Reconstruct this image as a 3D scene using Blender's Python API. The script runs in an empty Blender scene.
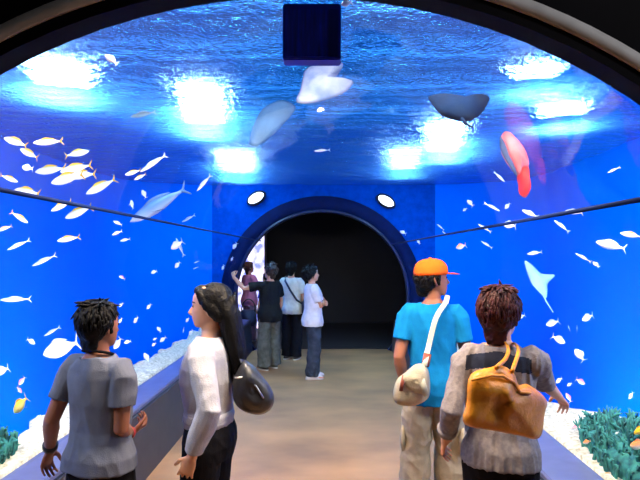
import bpy, bmesh, math, random
from mathutils import Vector, Matrix, Euler, noise
random.seed(7)
C = bpy.context.scene.collection
F, PX, PY, CH = 560.0, 332.0, 255.0, 1.7          # lens in pixels, vanishing point, eye height
PI = math.pi
def at(px, py, d):                                  # a point of the place, d metres into the tunnel
    return Vector(((px-PX)/F*d, d, CH-(py-PY)/F*d))
def R(a): return math.radians(a)
def srgb(r, g, b):
    f = lambda c: c/12.92 if c <= .04045 else ((c+.055)/1.055)**2.4
    return (f(r/255), f(g/255), f(b/255), 1)

# ---------------------------------------------------------------- materials
def mat(name, col, rough=.6, metal=0, var=.12, scale=8, bump=0, bscale=60, spec=.4, stretch=None, sheen=0, col2=None, sss=0):
    m = bpy.data.materials.new(name); m.use_nodes = True
    nt = m.node_tree; N = nt.nodes; L = nt.links
    b = N['Principled BSDF']; b.inputs['Roughness'].default_value = rough; b.inputs['Metallic'].default_value = metal
    b.inputs['Specular IOR Level'].default_value = spec
    if sheen: b.inputs['Sheen Weight'].default_value = sheen
    if sss:
        b.inputs['Subsurface Weight'].default_value = sss; b.inputs['Subsurface Radius'].default_value = (.01, .004, .002)
    tc = N.new('ShaderNodeTexCoord'); mp = N.new('ShaderNodeMapping'); L.new(tc.outputs['Object'], mp.inputs[0])
    if stretch: mp.inputs['Scale'].default_value = stretch
    n = N.new('ShaderNodeTexNoise'); n.inputs['Scale'].default_value = scale; n.inputs['Detail'].default_value = 5
    L.new(mp.outputs[0], n.inputs['Vector'])
    r = N.new('ShaderNodeValToRGB'); L.new(n.outputs['Fac'], r.inputs[0])
    c = col[:3]; c2 = col2[:3] if col2 else tuple(x*(1-var*2) for x in c)
    r.color_ramp.elements[0].position = .3; r.color_ramp.elements[0].color = (*c2, 1)
    r.color_ramp.elements[1].position = .7; r.color_ramp.elements[1].color = (*(c if col2 else tuple(min(1, x*(1+var)) for x in c)), 1)
    L.new(r.outputs[0], b.inputs['Base Color'])
    if bump:
        n2 = N.new('ShaderNodeTexNoise'); n2.inputs['Scale'].default_value = bscale; n2.inputs['Detail'].default_value = 3
        L.new(mp.outputs[0], n2.inputs['Vector'])
        bp = N.new('ShaderNodeBump'); bp.inputs['Strength'].default_value = bump; bp.inputs['Distance'].default_value = .01
        L.new(n2.outputs['Fac'], bp.inputs['Height']); L.new(bp.outputs[0], b.inputs['Normal'])
    return m

# ---------------------------------------------------------------- mesh helpers
def link(name, me, m=None, parent=None, smooth=True):
    o = bpy.data.objects.new(name, me); C.objects.link(o)
    if m: me.materials.append(m)
    if parent: o.parent = parent
    if smooth:
        for p in me.polygons: p.use_smooth = True
    return o
def obj(name, bm, m=None, parent=None, smooth=True, flat_angle=None):
    bmesh.ops.recalc_face_normals(bm, faces=bm.faces)
    me = bpy.data.meshes.new(name); bm.to_mesh(me); bm.free()
    o = link(name, me, m, parent, smooth)
    if flat_angle: 
        try: me.set_sharp_from_angle(angle=R(flat_angle))
        except Exception: pass
    return o
def tag(o, label=None, cat=None, group=None, kind=None):
    if label: o['label'] = label
    if cat: o['category'] = cat
    if group: o['group'] = group
    if kind: o['kind'] = kind
    return o
def empty(name, loc=(0, 0, 0), rz=0, **k):
    o = bpy.data.objects.new(name, None); C.objects.link(o); o.location = loc; o.rotation_euler = (0, 0, rz); o.empty_display_size = .1
    return tag(o, **k)
def struct(name, bm, m, smooth=False):
    o = obj(name, bm, m, None, smooth); o['kind'] = 'structure'; return o
def box(bm, lo, hi, bev=0):
    r = bmesh.ops.create_cube(bm, size=1)
    for v in r['verts']:
        v.co = Vector([(lo[i]+hi[i])/2 + v.co[i]*(hi[i]-lo[i]) for i in range(3)])
    if bev:
        es = list({e for v in r['verts'] for e in v.link_edges})
        bmesh.ops.bevel(bm, geom=es, offset=bev, segments=2, affect='EDGES')
def extrude_profile(bm, prof, y0, y1, closed=True, ny=1):   # profile in (x, z) pushed along y
    rows = [[bm.verts.new((x, y0+(y1-y0)*j/ny, z)) for x, z in prof] for j in range(ny+1)]
    n = len(prof)
    for j in range(ny):
        for i in range(n if closed else n-1):
            k = (i+1) % n
            bm.faces.new((rows[j][i], rows[j][k], rows[j+1][k], rows[j+1][i]))
    if closed:
        bm.faces.new(rows[0]); bm.faces.new(rows[-1])
def tube(bm, pts, rad, n=14, side=None, cap='round', caps=None):
    """closed tube along pts; rad: number or (a, b) per point, a along the side vector"""
    pts = [Vector(p) for p in pts]
    if not isinstance(rad, (list, tuple)) or (len(rad) == 2 and len(pts) != 2): rad = [rad]*len(pts)
    rad = [(r, r) if not isinstance(r, (tuple, list)) else r for r in rad]
    T = []
    for i in range(len(pts)):
        t = pts[min(i+1, len(pts)-1)]-pts[max(i-1, 0)]
        T.append(t.normalized() if t.length > 1e-9 else Vector((0, 0, 1)))
    s = Vector(side) if side else (Vector((1, 0, 0)) if abs(T[0].x) < .8 else Vector((0, 1, 0)))
    rings = []
    c0, c1 = caps or (cap, cap)
    def ring(p, t, s, a, b):
        u = s.cross(t).normalized()
        return [bm.verts.new(p + s*(a*math.cos(2*PI*k/n)) + u*(b*math.sin(2*PI*k/n))) for k in range(n)]
    def frame(t, s):
        s = s - t*s.dot(t)
        if s.length < 1e-6: s = t.orthogonal()
        return s.normalized()
    s = frame(T[0], s)
    if c0 == 'round':
        a, b = rad[0]; m = min(a, b)
        for q in (.25, .6):
            an = PI/2*q; rings.append(ring(pts[0]-T[0]*m*math.cos(an), T[0], s, a*math.sin(an), b*math.sin(an)))
    for i, p in enumerate(pts):
        s = frame(T[i], s); rings.append(ring(p, T[i], s, *rad[i]))
    if c1 == 'round':
        a, b = rad[-1]; m = min(a, b)
        for q in (.6, .25):
            an = PI/2*q; rings.append(ring(pts[-1]+T[-1]*m*math.cos(an), T[-1], s, a*math.sin(an), b*math.sin(an)))
    for r0, r1 in zip(rings, rings[1:]):
        for k in range(n): bm.faces.new((r0[k], r0[(k+1) % n], r1[(k+1) % n], r1[k]))
    bm.faces.new(rings[0][::-1]); bm.faces.new(rings[-1])
def loft(bm, rings, n=24, p=2.0):
    """horizontal rings (x, y, z, rx, ry), superellipse exponent p, closed at both ends"""
    rows = []
    for (x, y, z, a, b) in rings:
        row = []
        for k in range(n):
            c, s = math.cos(2*PI*k/n), math.sin(2*PI*k/n)
            row.append(bm.verts.new((x+a*math.copysign(abs(c)**(2/p), c), y+b*math.copysign(abs(s)**(2/p), s), z)))
        rows.append(row)
    for r0, r1 in zip(rows, rows[1:]):
        for k in range(n): bm.faces.new((r0[k], r0[(k+1) % n], r1[(k+1) % n], r1[k]))
    bm.faces.new(rows[0][::-1]); bm.faces.new(rows[-1])
def ball(bm, c, r, M=None, sub=2):
    q = bmesh.ops.create_icosphere(bm, subdivisions=sub, radius=1)
    r = (r, r, r) if not isinstance(r, (tuple, list)) else r
    for v in q['verts']:
        w = Vector((v.co.x*r[0], v.co.y*r[1], v.co.z*r[2]))
        v.co = (M @ w if M else w) + Vector(c)
def fuse(name, bm, m, parent, voxel, smooth=3, fold=0, fscale=(9, 9, 4), seed=0):
    """union of the overlapping closed shapes in bm as one continuous skin"""
    bmesh.ops.recalc_face_normals(bm, faces=bm.faces)
    me = bpy.data.meshes.new('t'); bm.to_mesh(me); bm.free()
    o = bpy.data.objects.new('t', me); C.objects.link(o)
    r = o.modifiers.new('r', 'REMESH'); r.mode = 'VOXEL'; r.voxel_size = voxel; r.adaptivity = 0
    if smooth:
        s = o.modifiers.new('s', 'SMOOTH'); s.iterations = smooth; s.factor = .5
    dg = bpy.context.evaluated_depsgraph_get()
    m2 = bpy.data.meshes.new_from_object(o.evaluated_get(dg)); m2.name = name
    bpy.data.objects.remove(o); bpy.data.meshes.remove(me)
    if fold:
        nn = [v.normal.copy() for v in m2.vertices]
        for v, q in zip(m2.vertices, nn):
            w = Vector((v.co.x*fscale[0]+seed, v.co.y*fscale[1], v.co.z*fscale[2]+v.co.x*3))
            w2 = w*2.3+Vector((5, 1, 2))
            f = 1-2*abs(noise.noise(w)) + .5*(1-2*abs(noise.noise(w2))) - .8
            v.co += q*(f*fold)
    return link(name, m2, m, parent)
def smooth_loop(pts, sub=4):
    n = len(pts); out = []
    for i in range(n):
        p0, p1, p2, p3 = (Vector(pts[(i+k-1) % n]) for k in range(4))
        for j in range(sub):
            t = j/sub
            out.append(.5*((2*p1)+(p2-p0)*t+(2*p0-5*p1+4*p2-p3)*t*t+(3*p1-p0-3*p2+p3)*t**3))
    return out
def inflate(outline, normal, thick, rings=6, sub=4, belly=1.0, fold=0, seed=0, flatness=.5, bm=None, centre=None):
    """a full, rounded body from its outline (3-D points near one plane): both faces swell to thick/2"""
    pts = smooth_loop(outline, sub) if sub > 1 else [Vector(p) for p in outline]
    c = centre or sum(pts, Vector())/len(pts); nrm = Vector(normal).normalized()
    bm = bm or bmesh.new(); rim = [bm.verts.new(p) for p in pts]; n = len(pts)
    for sgn, bl in ((1, 1), (-1, belly)):
        prev = rim
        for k in range(1, rings+1):
            s = 1-k/(rings+.6)
            h = (1-s**2.2)**flatness*thick/2*sgn*bl
            row = []
            for p in pts:
                q = c+(p-c)*s
                f = fold*noise.noise(q*14+Vector((seed, 0, 0)))*(1-s) if fold else 0
                row.append(bm.verts.new(q+nrm*(h+f)))
            for i in range(n): bm.faces.new((prev[i], prev[(i+1) % n], row[(i+1) % n], row[i]))
            prev = row
        top = bm.verts.new(c+nrm*(thick/2*sgn*bl))
        for i in range(n): bm.faces.new((prev[i], prev[(i+1) % n], top))
    return bm
# ================================================================ the place
AX, AZ, AR = -.15, .88, 1.55                        # tunnel axis and radius
YF, YE = 1.5, 10.0                                  # where the tunnel starts and ends
WZ = 2.95                                           # water level
black = mat('black paint', (.004, .004, .006), .7)
fr_black = mat('arch black paint', (.004, .004, .008), .7, spec=.08)
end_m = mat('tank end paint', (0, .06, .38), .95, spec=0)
collar_m = mat('portal collar navy', (.0008, .007, .05), .8, spec=.1)
floor_m = mat('floor', srgb(184, 134, 86), .45, var=.12, scale=1.1, bump=.15, bscale=120, spec=.35, stretch=(1, 1.6, 1), col2=srgb(132, 94, 62))
ledge_top = mat('ledge top', srgb(92, 96, 128), .3, spec=.6, var=.1)
ledge_face = mat('ledge face', srgb(58, 54, 56), .5, var=.1)
grey_trim = mat('grey trim', srgb(215, 216, 222), .8, spec=.1)
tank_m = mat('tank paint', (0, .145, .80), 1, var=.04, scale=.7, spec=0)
gravel_m = mat('coral sand', srgb(248, 240, 216), .9, var=.35, scale=38, bump=.6, bscale=90, col2=srgb(176, 170, 140), spec=.1)

bm = bmesh.new(); box(bm, (-1.62, 1.45, -.06), (1.34, 10.2, 0)); struct('floor', bm, floor_m)
bm = bmesh.new(); box(bm, (-3.1, -3.5, -.06), (3.1, 1.45, 0)); struct('floor_entrance', bm, floor_m)
# entrance room behind the camera
bm = bmesh.new(); box(bm, (-3.1, -3.5, 0), (-3, 1.42, 3.4)); struct('wall_west', bm, black)
bm = bmesh.new(); box(bm, (3, -3.5, 0), (3.1, 1.42, 3.4)); struct('wall_east', bm, black)
bm = bmesh.new(); box(bm, (-3.1, -3.6, 0), (3.1, -3.5, 3.4)); struct('wall_south', bm, black)
bm = bmesh.new(); box(bm, (-3.1, -3.6, 3.4), (3.1, 1.5, 3.5)); struct('ceiling_entrance', bm, black)
def holed_wall(bm, y0, y1, cx, cz, r, x0, x1, z0, z1, n=96):
    """wall slab with a round opening"""
    def rim(k): a = 2*PI*k/n; return (cx+r*math.cos(a), cz+r*math.sin(a))
    def outer(k):
        a = 2*PI*k/n; dx, dz = math.cos(a), math.sin(a); t = 1e9
        if dx > 1e-9: t = min(t, (x1-cx)/dx)
        if dx < -1e-9: t = min(t, (x0-cx)/dx)
        if dz > 1e-9: t = min(t, (z1-cz)/dz)
        if dz < -1e-9: t = min(t, (z0-cz)/dz)
        return (cx+dx*t, cz+dz*t)
    V = [[bm.verts.new((p[0], y, p[1])) for k in range(n) for p in [f(k)]] for f, y in ((rim, y0), (outer, y0), (outer, y1), (rim, y1))]
    for a in range(4):
        A, B = V[a], V[(a+1) % 4]
        for k in range(n): bm.faces.new((A[k], A[(k+1) % n], B[(k+1) % n], B[k]))
bm = bmesh.new(); holed_wall(bm, 1.424, 1.5, -.096, .784, 1.607, -3.6, 3.2, -.9, 3.5); struct('wall_front', bm, fr_black)
def ring(bm, y0, y1, cx, cz, r0, r1, a0=-40, a1=220, n=96):
    rows = []
    for k in range(n+1):
        a = R(a0+(a1-a0)*k/n); c, s = math.cos(a), math.sin(a)
        rows.append([bm.verts.new((cx+r*c, y, cz+r*s)) for r, y in ((r0, y0), (r1, y0), (r1, y1), (r0, y1))])
    for p, q in zip(rows, rows[1:]):
        for i in range(4): bm.faces.new((p[i], p[(i+1) % 4], q[(i+1) % 4], q[i]))
    bm.faces.new(rows[0]); bm.faces.new(rows[-1])
bm = bmesh.new(); ring(bm, 1.416, 1.424, -.096, .784, 1.637, 1.673, -28, 208); struct('trim_1', bm, grey_trim, True)

# acrylic tunnel: one curved crown panel, one lower panel on each side
def acrylic(name, tint, gloss, milk=0, milkc=(.25, .5, .9)):
    m = bpy.data.materials.new(name); m.use_nodes = True; nt = m.node_tree; N = nt.nodes; L = nt.links
    for n in list(N): N.remove(n)
    out = N.new('ShaderNodeOutputMaterial'); tr = N.new('ShaderNodeBsdfTransparent'); tr.inputs[0].default_value = (*tint, 1)
    gl = N.new('ShaderNodeBsdfGlossy'); gl.inputs['Roughness'].default_value = .04; gl.inputs['Color'].default_value = (1, 1, 1, 1)
    fr = N.new('ShaderNodeFresnel'); fr.inputs['IOR'].default_value = 1.4
    k = N.new('ShaderNodeMath'); k.operation = 'MULTIPLY'; k.inputs[1].default_value = gloss; L.new(fr.outputs[0], k.inputs[0])
    mx = N.new('ShaderNodeMixShader'); L.new(k.outputs[0], mx.inputs[0])
    if milk:
        df = N.new('ShaderNodeBsdfTranslucent'); df.inputs[0].default_value = (*milkc, 1)
        mm = N.new('ShaderNodeMixShader'); mm.inputs[0].default_value = milk
        L.new(tr.outputs[0], mm.inputs[1]); L.new(df.outputs[0], mm.inputs[2]); L.new(mm.outputs[0], mx.inputs[1])
    else: L.new(tr.outputs[0], mx.inputs[1])
    L.new(gl.outputs[0], mx.inputs[2]); L.new(mx.outputs[0], out.inputs[0])
    return m
ZL, ZR = 1.95, 1.885
aL = PI-math.asin((ZL-AZ)/AR); aR = math.asin((ZR-AZ)/AR)
def shell(name, a0, a1, m, n):
    bm = bmesh.new(); rows = []
    for k in range(n+1):
        a = a0+(a1-a0)*k/n
        rows.append([bm.verts.new((AX+AR*math.cos(a), y, AZ+AR*math.sin(a))) for y in [YF+(YE-YF)*j/24 for j in range(25)]])
    for p, q in zip(rows, rows[1:]):
        for j in range(24): bm.faces.new((p[j], p[j+1], q[j+1], q[j]))
    return struct(name, bm, m, True)
crown_m = acrylic('crown acrylic', (.9, .96, 1), .14)
side_m = acrylic('side acrylic', (.95, .98, 1), .02)
aB = math.asin((.5-AZ)/AR)
shell('window_1', aR, aL, crown_m, 48)
shell('window_2', aL, PI-aB, side_m, 20)
shell('window_3', aB, aR, side_m, 20)
seam_m = mat('seam', srgb(18, 38, 84), .7, spec=.1)
for i, (a, w) in enumerate(((aL, .0095), (aR, .0095))):
    p = Vector((AX+AR*math.cos(a), 0, AZ+AR*math.sin(a)))
    bm = bmesh.new(); tube(bm, [(p.x, YF, p.z), (p.x, YE, p.z)], w, 10, cap='flat'); struct('trim_%d' % (i+2), bm, seam_m, True)

# ledges along both walls
def ledge(name, xg, xl, xf, xb, s):
    bm = bmesh.new()
    extrude_profile(bm, [(xg, .565), (xl+s*.015, .55), (xl, .535), (xl, .50), (xf, .47), (xb, 0), (xg, 0)], YF, YE-.02)
    return bm
bm = bmesh.new(); extrude_profile(bm, [(-1.68, .562), (-1.66, .556), (-1.482, .545), (-1.47, .535), (-1.47, .505), (-1.68, .505)], YF, YE); struct('trim_4', bm, ledge_top)
bm = bmesh.new(); extrude_profile(bm, [(-1.68, .505), (-1.45, .505), (-1.41, 0), (-1.68, 0)], YF, YE); struct('baseboard_west', bm, ledge_face)
bm = bmesh.new(); extrude_profile(bm, [(1.38, .562), (1.36, .556), (1.132, .545), (1.12, .535), (1.12, .505), (1.38, .505)], YF, YE); struct('trim_5', bm, ledge_top)
bm = bmesh.new(); extrude_profile(bm, [(1.38, .505), (1.10, .505), (1.06, 0), (1.38, 0)], YF, YE); struct('baseboard_east', bm, ledge_face)
kerb = mat('dark joint', (.01, .01, .02), .5)
bm = bmesh.new(); box(bm, (-1.474, YF, .497), (-1.46, YE, .513)); struct('trim_6', bm, kerb)
bm = bmesh.new(); box(bm, (1.11, YF, .497), (1.124, YE, .513)); struct('trim_7', bm, kerb)

# end of the tunnel: ring, wall round the opening, dark room beyond
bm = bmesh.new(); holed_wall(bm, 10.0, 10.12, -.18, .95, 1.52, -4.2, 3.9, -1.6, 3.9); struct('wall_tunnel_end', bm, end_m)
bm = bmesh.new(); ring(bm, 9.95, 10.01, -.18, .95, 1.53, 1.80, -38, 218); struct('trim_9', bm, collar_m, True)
bm = bmesh.new(); ring(bm, 9.93, 10.02, -.18, .95, 1.505, 1.56, -38, 218); struct('trim_8', bm, mat('end ring', srgb(14, 26, 60), .35), True)
bm = bmesh.new(); box(bm, (-3.3, 10.12, 0), (-3.2, 14, 3)); struct('wall_hall_west', bm, black)
bm = bmesh.new(); box(bm, (2.9, 10.12, 0), (3, 14, 3)); struct('wall_hall_east', bm, black)
bm = bmesh.new(); box(bm, (-3.3, 14, 0), (3, 14.1, 3)); struct('wall_north', bm, black)
bm = bmesh.new(); box(bm, (-3.3, 10.12, 2.95), (3, 14.1, 3.05)); struct('ceiling_hall', bm, black)
bm = bmesh.new(); box(bm, (-3.3, 10.12, 0.001), (3, 14, .012)); struct('floor_hall', bm, mat('hall floor', srgb(30, 28, 28), .6))

# tank: walls with coved foot, bed, water surface
def tank_side(name, x, s):
    bm = bmesh.new(); prof = [(x, 3.9), (x, .2)] + [(x-s*(1.2-1.2*math.cos(R(a))), .2-1.2*math.sin(R(a))) for a in range(10, 91, 10)] + [(x-s*1.6, -1.0)]
    back = [(x-s*1.6, -1.1), (x+s*.1, -1.1), (x+s*.1, 3.9)]
    extrude_profile(bm, prof+back, 1.5, 10.1); struct(name, bm, tank_m, True).data.set_sharp_from_angle(angle=R(50))
tank_side('wall_left', -3.6, -1); tank_side('wall_right', 3.3, 1)
for nm, x, s in (('wall_corner_west', -3.6, 1), ('wall_corner_east', 3.3, -1)):
    bm = bmesh.new(); r = 1.46; arc = [(x+s*(r-r*math.cos(R(a))), 9.99-r+r*math.sin(R(a))) for a in range(0, 91, 6)]+[(x, 9.99)]
    v0 = [bm.verts.new((p[0], p[1], -1.1)) for p in arc]; v1 = [bm.verts.new((p[0], p[1], 3.9)) for p in arc]; n = len(arc)
    for k in range(n): bm.faces.new((v0[k], v0[(k+1) % n], v1[(k+1) % n], v1[k]))
    bm.faces.new(v0); bm.faces.new(v1); o = struct(nm, bm, tank_m, True); o.data.set_sharp_from_angle(angle=R(50))
def gravel(name, x0, x1, edge, seed, wide=None):
    bm = bmesh.new(); nx, ny = 10, 140; rows = []
    for j in range(ny+1):
        y = YF+.05+(YE-YF-.1)*j/ny; row = []
        xe = x1+edge*noise.noise(Vector((seed, y*2.2, 0)))+edge*.5*noise.noise(Vector((seed, y*7, 3)))
        if wide: xe = wide(y, xe)
        for i in range(nx+1):
            t = i/nx; x = x0+(xe-x0)*t
            z = .565+.03*t+.03*noise.noise(Vector((x*5, y*5, seed)))+.015*noise.noise(Vector((x*17, y*17, seed)))
            if t > .9: z -= .02
            row.append(bm.verts.new((x, y, z)))
        row.append(bm.verts.new((xe+.03*(1 if x1 > 0 else -1), y, -1.0))); row.append(bm.verts.new((x0, y, -1.0)))
        rows.append(row)
    for p, q in zip(rows, rows[1:]):
        n = len(p)
        for i in range(n): bm.faces.new((p[i], p[(i+1) % n], q[(i+1) % n], q[i]))
    bm.faces.new(rows[0]); bm.faces.new(rows[-1])
    o = obj(name, bm, gravel_m); o['kind'] = 'structure'; return o
gravel('ground_gravel_bed', -1.70, -1.99, .10, 1)
gravel('ground_gravel_shelf', 1.40, 1.66, .09, 5, lambda y, x: x if y > 4.2 else x+.5*min(1, (4.2-y)/.4))

def water_mat():
    m = bpy.data.materials.new('water surface'); m.use_nodes = True; nt = m.node_tree; N = nt.nodes; L = nt.links
    for n in list(N): N.remove(n)
    out = N.new('ShaderNodeOutputMaterial'); tc = N.new('ShaderNodeTexCoord')
    n1 = N.new('ShaderNodeTexNoise'); n1.inputs['Scale'].default_value = 17; n1.inputs['Detail'].default_value = 3; n1.inputs['Distortion'].default_value = 1.2
    mp = N.new('ShaderNodeMapping'); mp.inputs['Scale'].default_value = (1, .9, 1); L.new(tc.outputs['Object'], mp.inputs[0]); L.new(mp.outputs[0], n1.inputs['Vector'])
    w = N.new('ShaderNodeTexWave'); w.wave_type = 'RINGS'; w.inputs['Scale'].default_value = 2.2; w.inputs['Distortion'].default_value = 5; w.inputs['Detail'].default_value = 2; L.new(mp.outputs[0], w.inputs['Vector'])
    n3 = N.new('ShaderNodeTexNoise'); n3.inputs['Scale'].default_value = 38; n3.inputs['Detail'].default_value = 2; L.new(tc.outputs['Object'], n3.inputs['Vector'])
    a0 = N.new('ShaderNodeMath'); a0.operation = 'MULTIPLY_ADD'; a0.inputs[1].default_value = .45; L.new(n3.outputs['Fac'], a0.inputs[0]); L.new(n1.outputs['Fac'], a0.inputs[2])
    ad = N.new('ShaderNodeMath'); ad.operation = 'MULTIPLY_ADD'; ad.inputs[1].default_value = .35; L.new(w.outputs['Fac'], ad.inputs[0]); L.new(a0.outputs[0], ad.inputs[2])
    bp = N.new('ShaderNodeBump'); bp.inputs['Strength'].default_value = 1; bp.inputs['Distance'].default_value = RIP; L.new(ad.outputs[0], bp.inputs['Height'])
    tl = N.new('ShaderNodeBsdfTranslucent'); tl.inputs[0].default_value = (.05, .23, .6, 1)
    gl = N.new('ShaderNodeBsdfGlossy'); gl.inputs['Roughness'].default_value = .08; gl.inputs['Color'].default_value = (.12, .55, .85, 1)
    rf = N.new('ShaderNodeBsdfGlass'); rf.inputs['Roughness'].default_value = .13; rf.inputs['IOR'].default_value = 1.06; rf.inputs['Color'].default_value = (.36, .68, 1, 1)
    tr = N.new('ShaderNodeBsdfTransparent'); tr.inputs[0].default_value = (.75, .9, 1, 1)
    for n in (tl, gl, rf): L.new(bp.outputs[0], n.inputs['Normal'])
    def mix(a, b, f):
        x = N.new('ShaderNodeMixShader'); x.inputs[0].default_value = f; L.new(a.outputs[0], x.inputs[1]); L.new(b.outputs[0], x.inputs[2]); return x
    s = mix(mix(tl, gl, .22), rf, .6)
    L.new(s.outputs[0], out.inputs[0])
    return m
RIP = .13
bm = bmesh.new(); nx, ny = 90, 150; rows = []
for j in range(ny+1):
    y = 1.5+8.6*j/ny
    rows.append([bm.verts.new((x, y, WZ+.018*noise.noise(Vector((x*2.2, y*2.2, 0)))+.008*noise.noise(Vector((x*6, y*6, 4)))+.006*math.sin(9*math.hypot(x-.5, y-3)))) for x in [-3.62+6.94*i/nx for i in range(nx+1)]])
for p, q in zip(rows, rows[1:]):
    for i in range(nx): bm.faces.new((p[i], p[i+1], q[i+1], q[i]))
struct('water_surface', bm, water_mat(), True)
# hall over the tank: dark ceiling, glowing strips added to give the ripples contrast
strip_glow_m = bpy.data.materials.new('ripple glow strip'); strip_glow_m.use_nodes = True
b = strip_glow_m.node_tree.nodes['Principled BSDF']; b.inputs['Emission Color'].default_value = (.05, .42, .85, 1); b.inputs['Emission Strength'].default_value = 2.6
bm = bmesh.new(); box(bm, (-9, -1, 5.2), (9, 24, 5.3)); struct('ceiling_tank_hall', bm, mat('hall ceiling', (.02, .06, .12), .8))
for i in range(11):
    bm = bmesh.new(); box(bm, (-8, 1+i*2.1, 5.15), (8, 1.9+i*2.1, 5.2)); struct('window_%d' % (i+4), bm, strip_glow_m)  # added glow strip, no window of the hall

# lamps over the tank
lamp_m = bpy.data.materials.new('flood lamp glass'); lamp_m.use_nodes = True
b = lamp_m.node_tree.nodes['Principled BSDF']; b.inputs['Base Color'].default_value = (1, 1, 1, 1)
b.inputs['Emission Color'].default_value = (.93, .97, 1, 1); b.inputs['Emission Strength'].default_value = LAMP = 120
hous = mat('lamp housing', (.03, .03, .035), .4, metal=.6)
LZ = 3.12
lamp_dim = lamp_m.copy(); lamp_dim.node_tree.nodes['Principled BSDF'].inputs['Emission Strength'].default_value = 30
def flood(px, py, w, l, label, m=None):
    d = (LZ-CH)*F/(PY-py); p = at(px, py, d)
    root = empty('floodlight', (p.x, p.y, LZ), -math.atan2(p.x, p.y)*.8, label=label, cat='lamp', group='floodlights over the water')
    bm = bmesh.new(); box(bm, (-w/2-.03, -l/2-.03, .004), (w/2+.03, l/2+.03, .12), .01); obj('housing', bm, hous, root, False)
    bm = bmesh.new(); box(bm, (-w/2, -l/2, -.012), (w/2, l/2, .004)); obj('diffuser', bm, m or lamp_m, root, False)
flood(203, 108, .34, 1.3, 'glaring white lamp over the ripples between the folded pale reflection and the yellow-tailed shoal')
flood(445, 140, .34, 1.5, 'glaring white lamp over the ripples just under the dark ray')
flood(236, 164, .55, 2.0, 'white lamp glare over the pale ray, on the long-haired woman\'s side of the dark opening', lamp_dim)
flood(404, 161, .42, 1.7, 'sparkling lamp glare farther in than the dark ray, above the orange cap', lamp_dim)
flood(60, 76, .42, .55, 'slanting white lamp glare by the black arch above the yellow-tailed shoal')
flood(536, 73, .30, .24, 'small white lamp glare by the black arch above the red reflection')
flood(562, 112, .40, .34, 'wide white lamp glare between the red reflection and the black arch')
# two glowing ovals put in for lamp reflections on the far crown
glint_m = bpy.data.materials.new('oval glint glow'); glint_m.use_nodes = True
b = glint_m.node_tree.nodes['Principled BSDF']; b.inputs['Emission Color'].default_value = (.8, .9, 1, 1); b.inputs['Emission Strength'].default_value = 6
for px, py, lab in ((256, 198, "oval reflection glint beside the dark opening, under the brightest glare"), (386, 201, 'oval reflection glint beside the dark opening, on the orange cap side')):
    p = at(px, py, 9.9); root = empty('oval_glint', p, 0, label=lab, cat='lamp', group='oval glints round the opening')
    bm = bmesh.new(); ball(bm, (0, -.02, 0), (.15, .03, .075), Euler((0, R(30 if px > 300 else -30), 0)).to_matrix(), 3); obj('lens', bm, glint_m, root)
    bm = bmesh.new(); ball(bm, (0, .035, 0), (.19, .05, .115), Euler((0, R(30 if px > 300 else -30), 0)).to_matrix(), 3); obj('housing', bm, hous, root)  # dark backing added behind the glint

# hanging sign at the start of the crown
navy = mat('sign navy', srgb(30, 50, 200), .5, spec=.4, var=.1)
root = empty('hanging_sign', (-.061, 1.72, 2.46), 0, label='dark navy box sign hanging from the crown at the tunnel mouth', cat='sign')
bm = bmesh.new(); box(bm, (-.088, -.03, -.17), (.088, .03, 0), .004); obj('casing', bm, navy, root, False)
bm = bmesh.new(); box(bm, (-.080, -.033, -.162), (.045, -.0295, -.02)); obj('front_panel', bm, mat('sign face', srgb(40, 70, 235), .5, var=.25, scale=30, stretch=(3, 1, .3)), root, False)
bm = bmesh.new(); box(bm, (.05, -.033, -.162), (.080, -.0295, -.02)); obj('side_strip', bm, mat('sign strip', srgb(22, 38, 150), .5), root, False)

# lit display board in the hall beyond
bmat = bpy.data.materials.new('lit board'); bmat.use_nodes = True
nt = bmat.node_tree; N = nt.nodes; L = nt.links; b = N['Principled BSDF']
tc = N.new('ShaderNodeTexCoord'); n = N.new('ShaderNodeTexNoise'); n.inputs['Scale'].default_value = 5; n.inputs['Detail'].default_value = 4; L.new(tc.outputs['Object'], n.inputs['Vector'])
r = N.new('ShaderNodeValToRGB'); L.new(n.outputs['Fac'], r.inputs[0]); e = r.color_ramp.elements
e[0].position = .38; e[0].color = srgb(120, 130, 225); e[1].position = .56; e[1].color = srgb(235, 228, 250)
q = e.new(.68); q.color = srgb(255, 205, 225)
L.new(r.outputs[0], b.inputs['Emission Color']); b.inputs['Emission Strength'].default_value = 1.8; L.new(r.outputs[0], b.inputs['Base Color'])
root = empty('display_board', (-1.98, 12.6, 0), 0, label='glowing white and violet display board in the dark hall beyond the opening', cat='display')
bm = bmesh.new(); box(bm, (-.55, 0, .05), (.45, .05, 2.4)); obj('lit_panel', bm, bmat, root, False)
bm = bmesh.new(); box(bm, (-.6, .05, 0), (.5, .12, 2.45)); obj('frame', bm, black, root, False)

# ---------------------------------------------------------------- light
W = bpy.data.worlds.new('W'); bpy.context.scene.world = W; W.use_nodes = True
W.node_tree.nodes['Background'].inputs[0].default_value = (.14, .44, .95, 1); W.node_tree.nodes['Background'].inputs[1].default_value = .6
def area(name, loc, aim, sx, sy, power, col=(1, 1, 1)):
    l = bpy.data.lights.new(name, 'AREA'); l.shape = 'RECTANGLE'; l.size = sx; l.size_y = sy; l.energy = power; l.color = col
    o = bpy.data.objects.new(name, l); C.objects.link(o); o.location = loc
    o.rotation_euler = (Vector(aim)-Vector(loc)).to_track_quat('-Z', 'Y').to_euler(); return o
area('tank_fill', (-2.6, 1.75, 2.7), (-3.0, 6.5, .8), .9, .5, 110, (1, 1, 1))  # unseen, added to whiten the fish and brighten the tank wall
area('tank_fill', (2.4, 1.75, 2.7), (2.8, 6.5, .8), .9, .5, 110, (1, 1, 1))  # its twin, also added out of view
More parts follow.
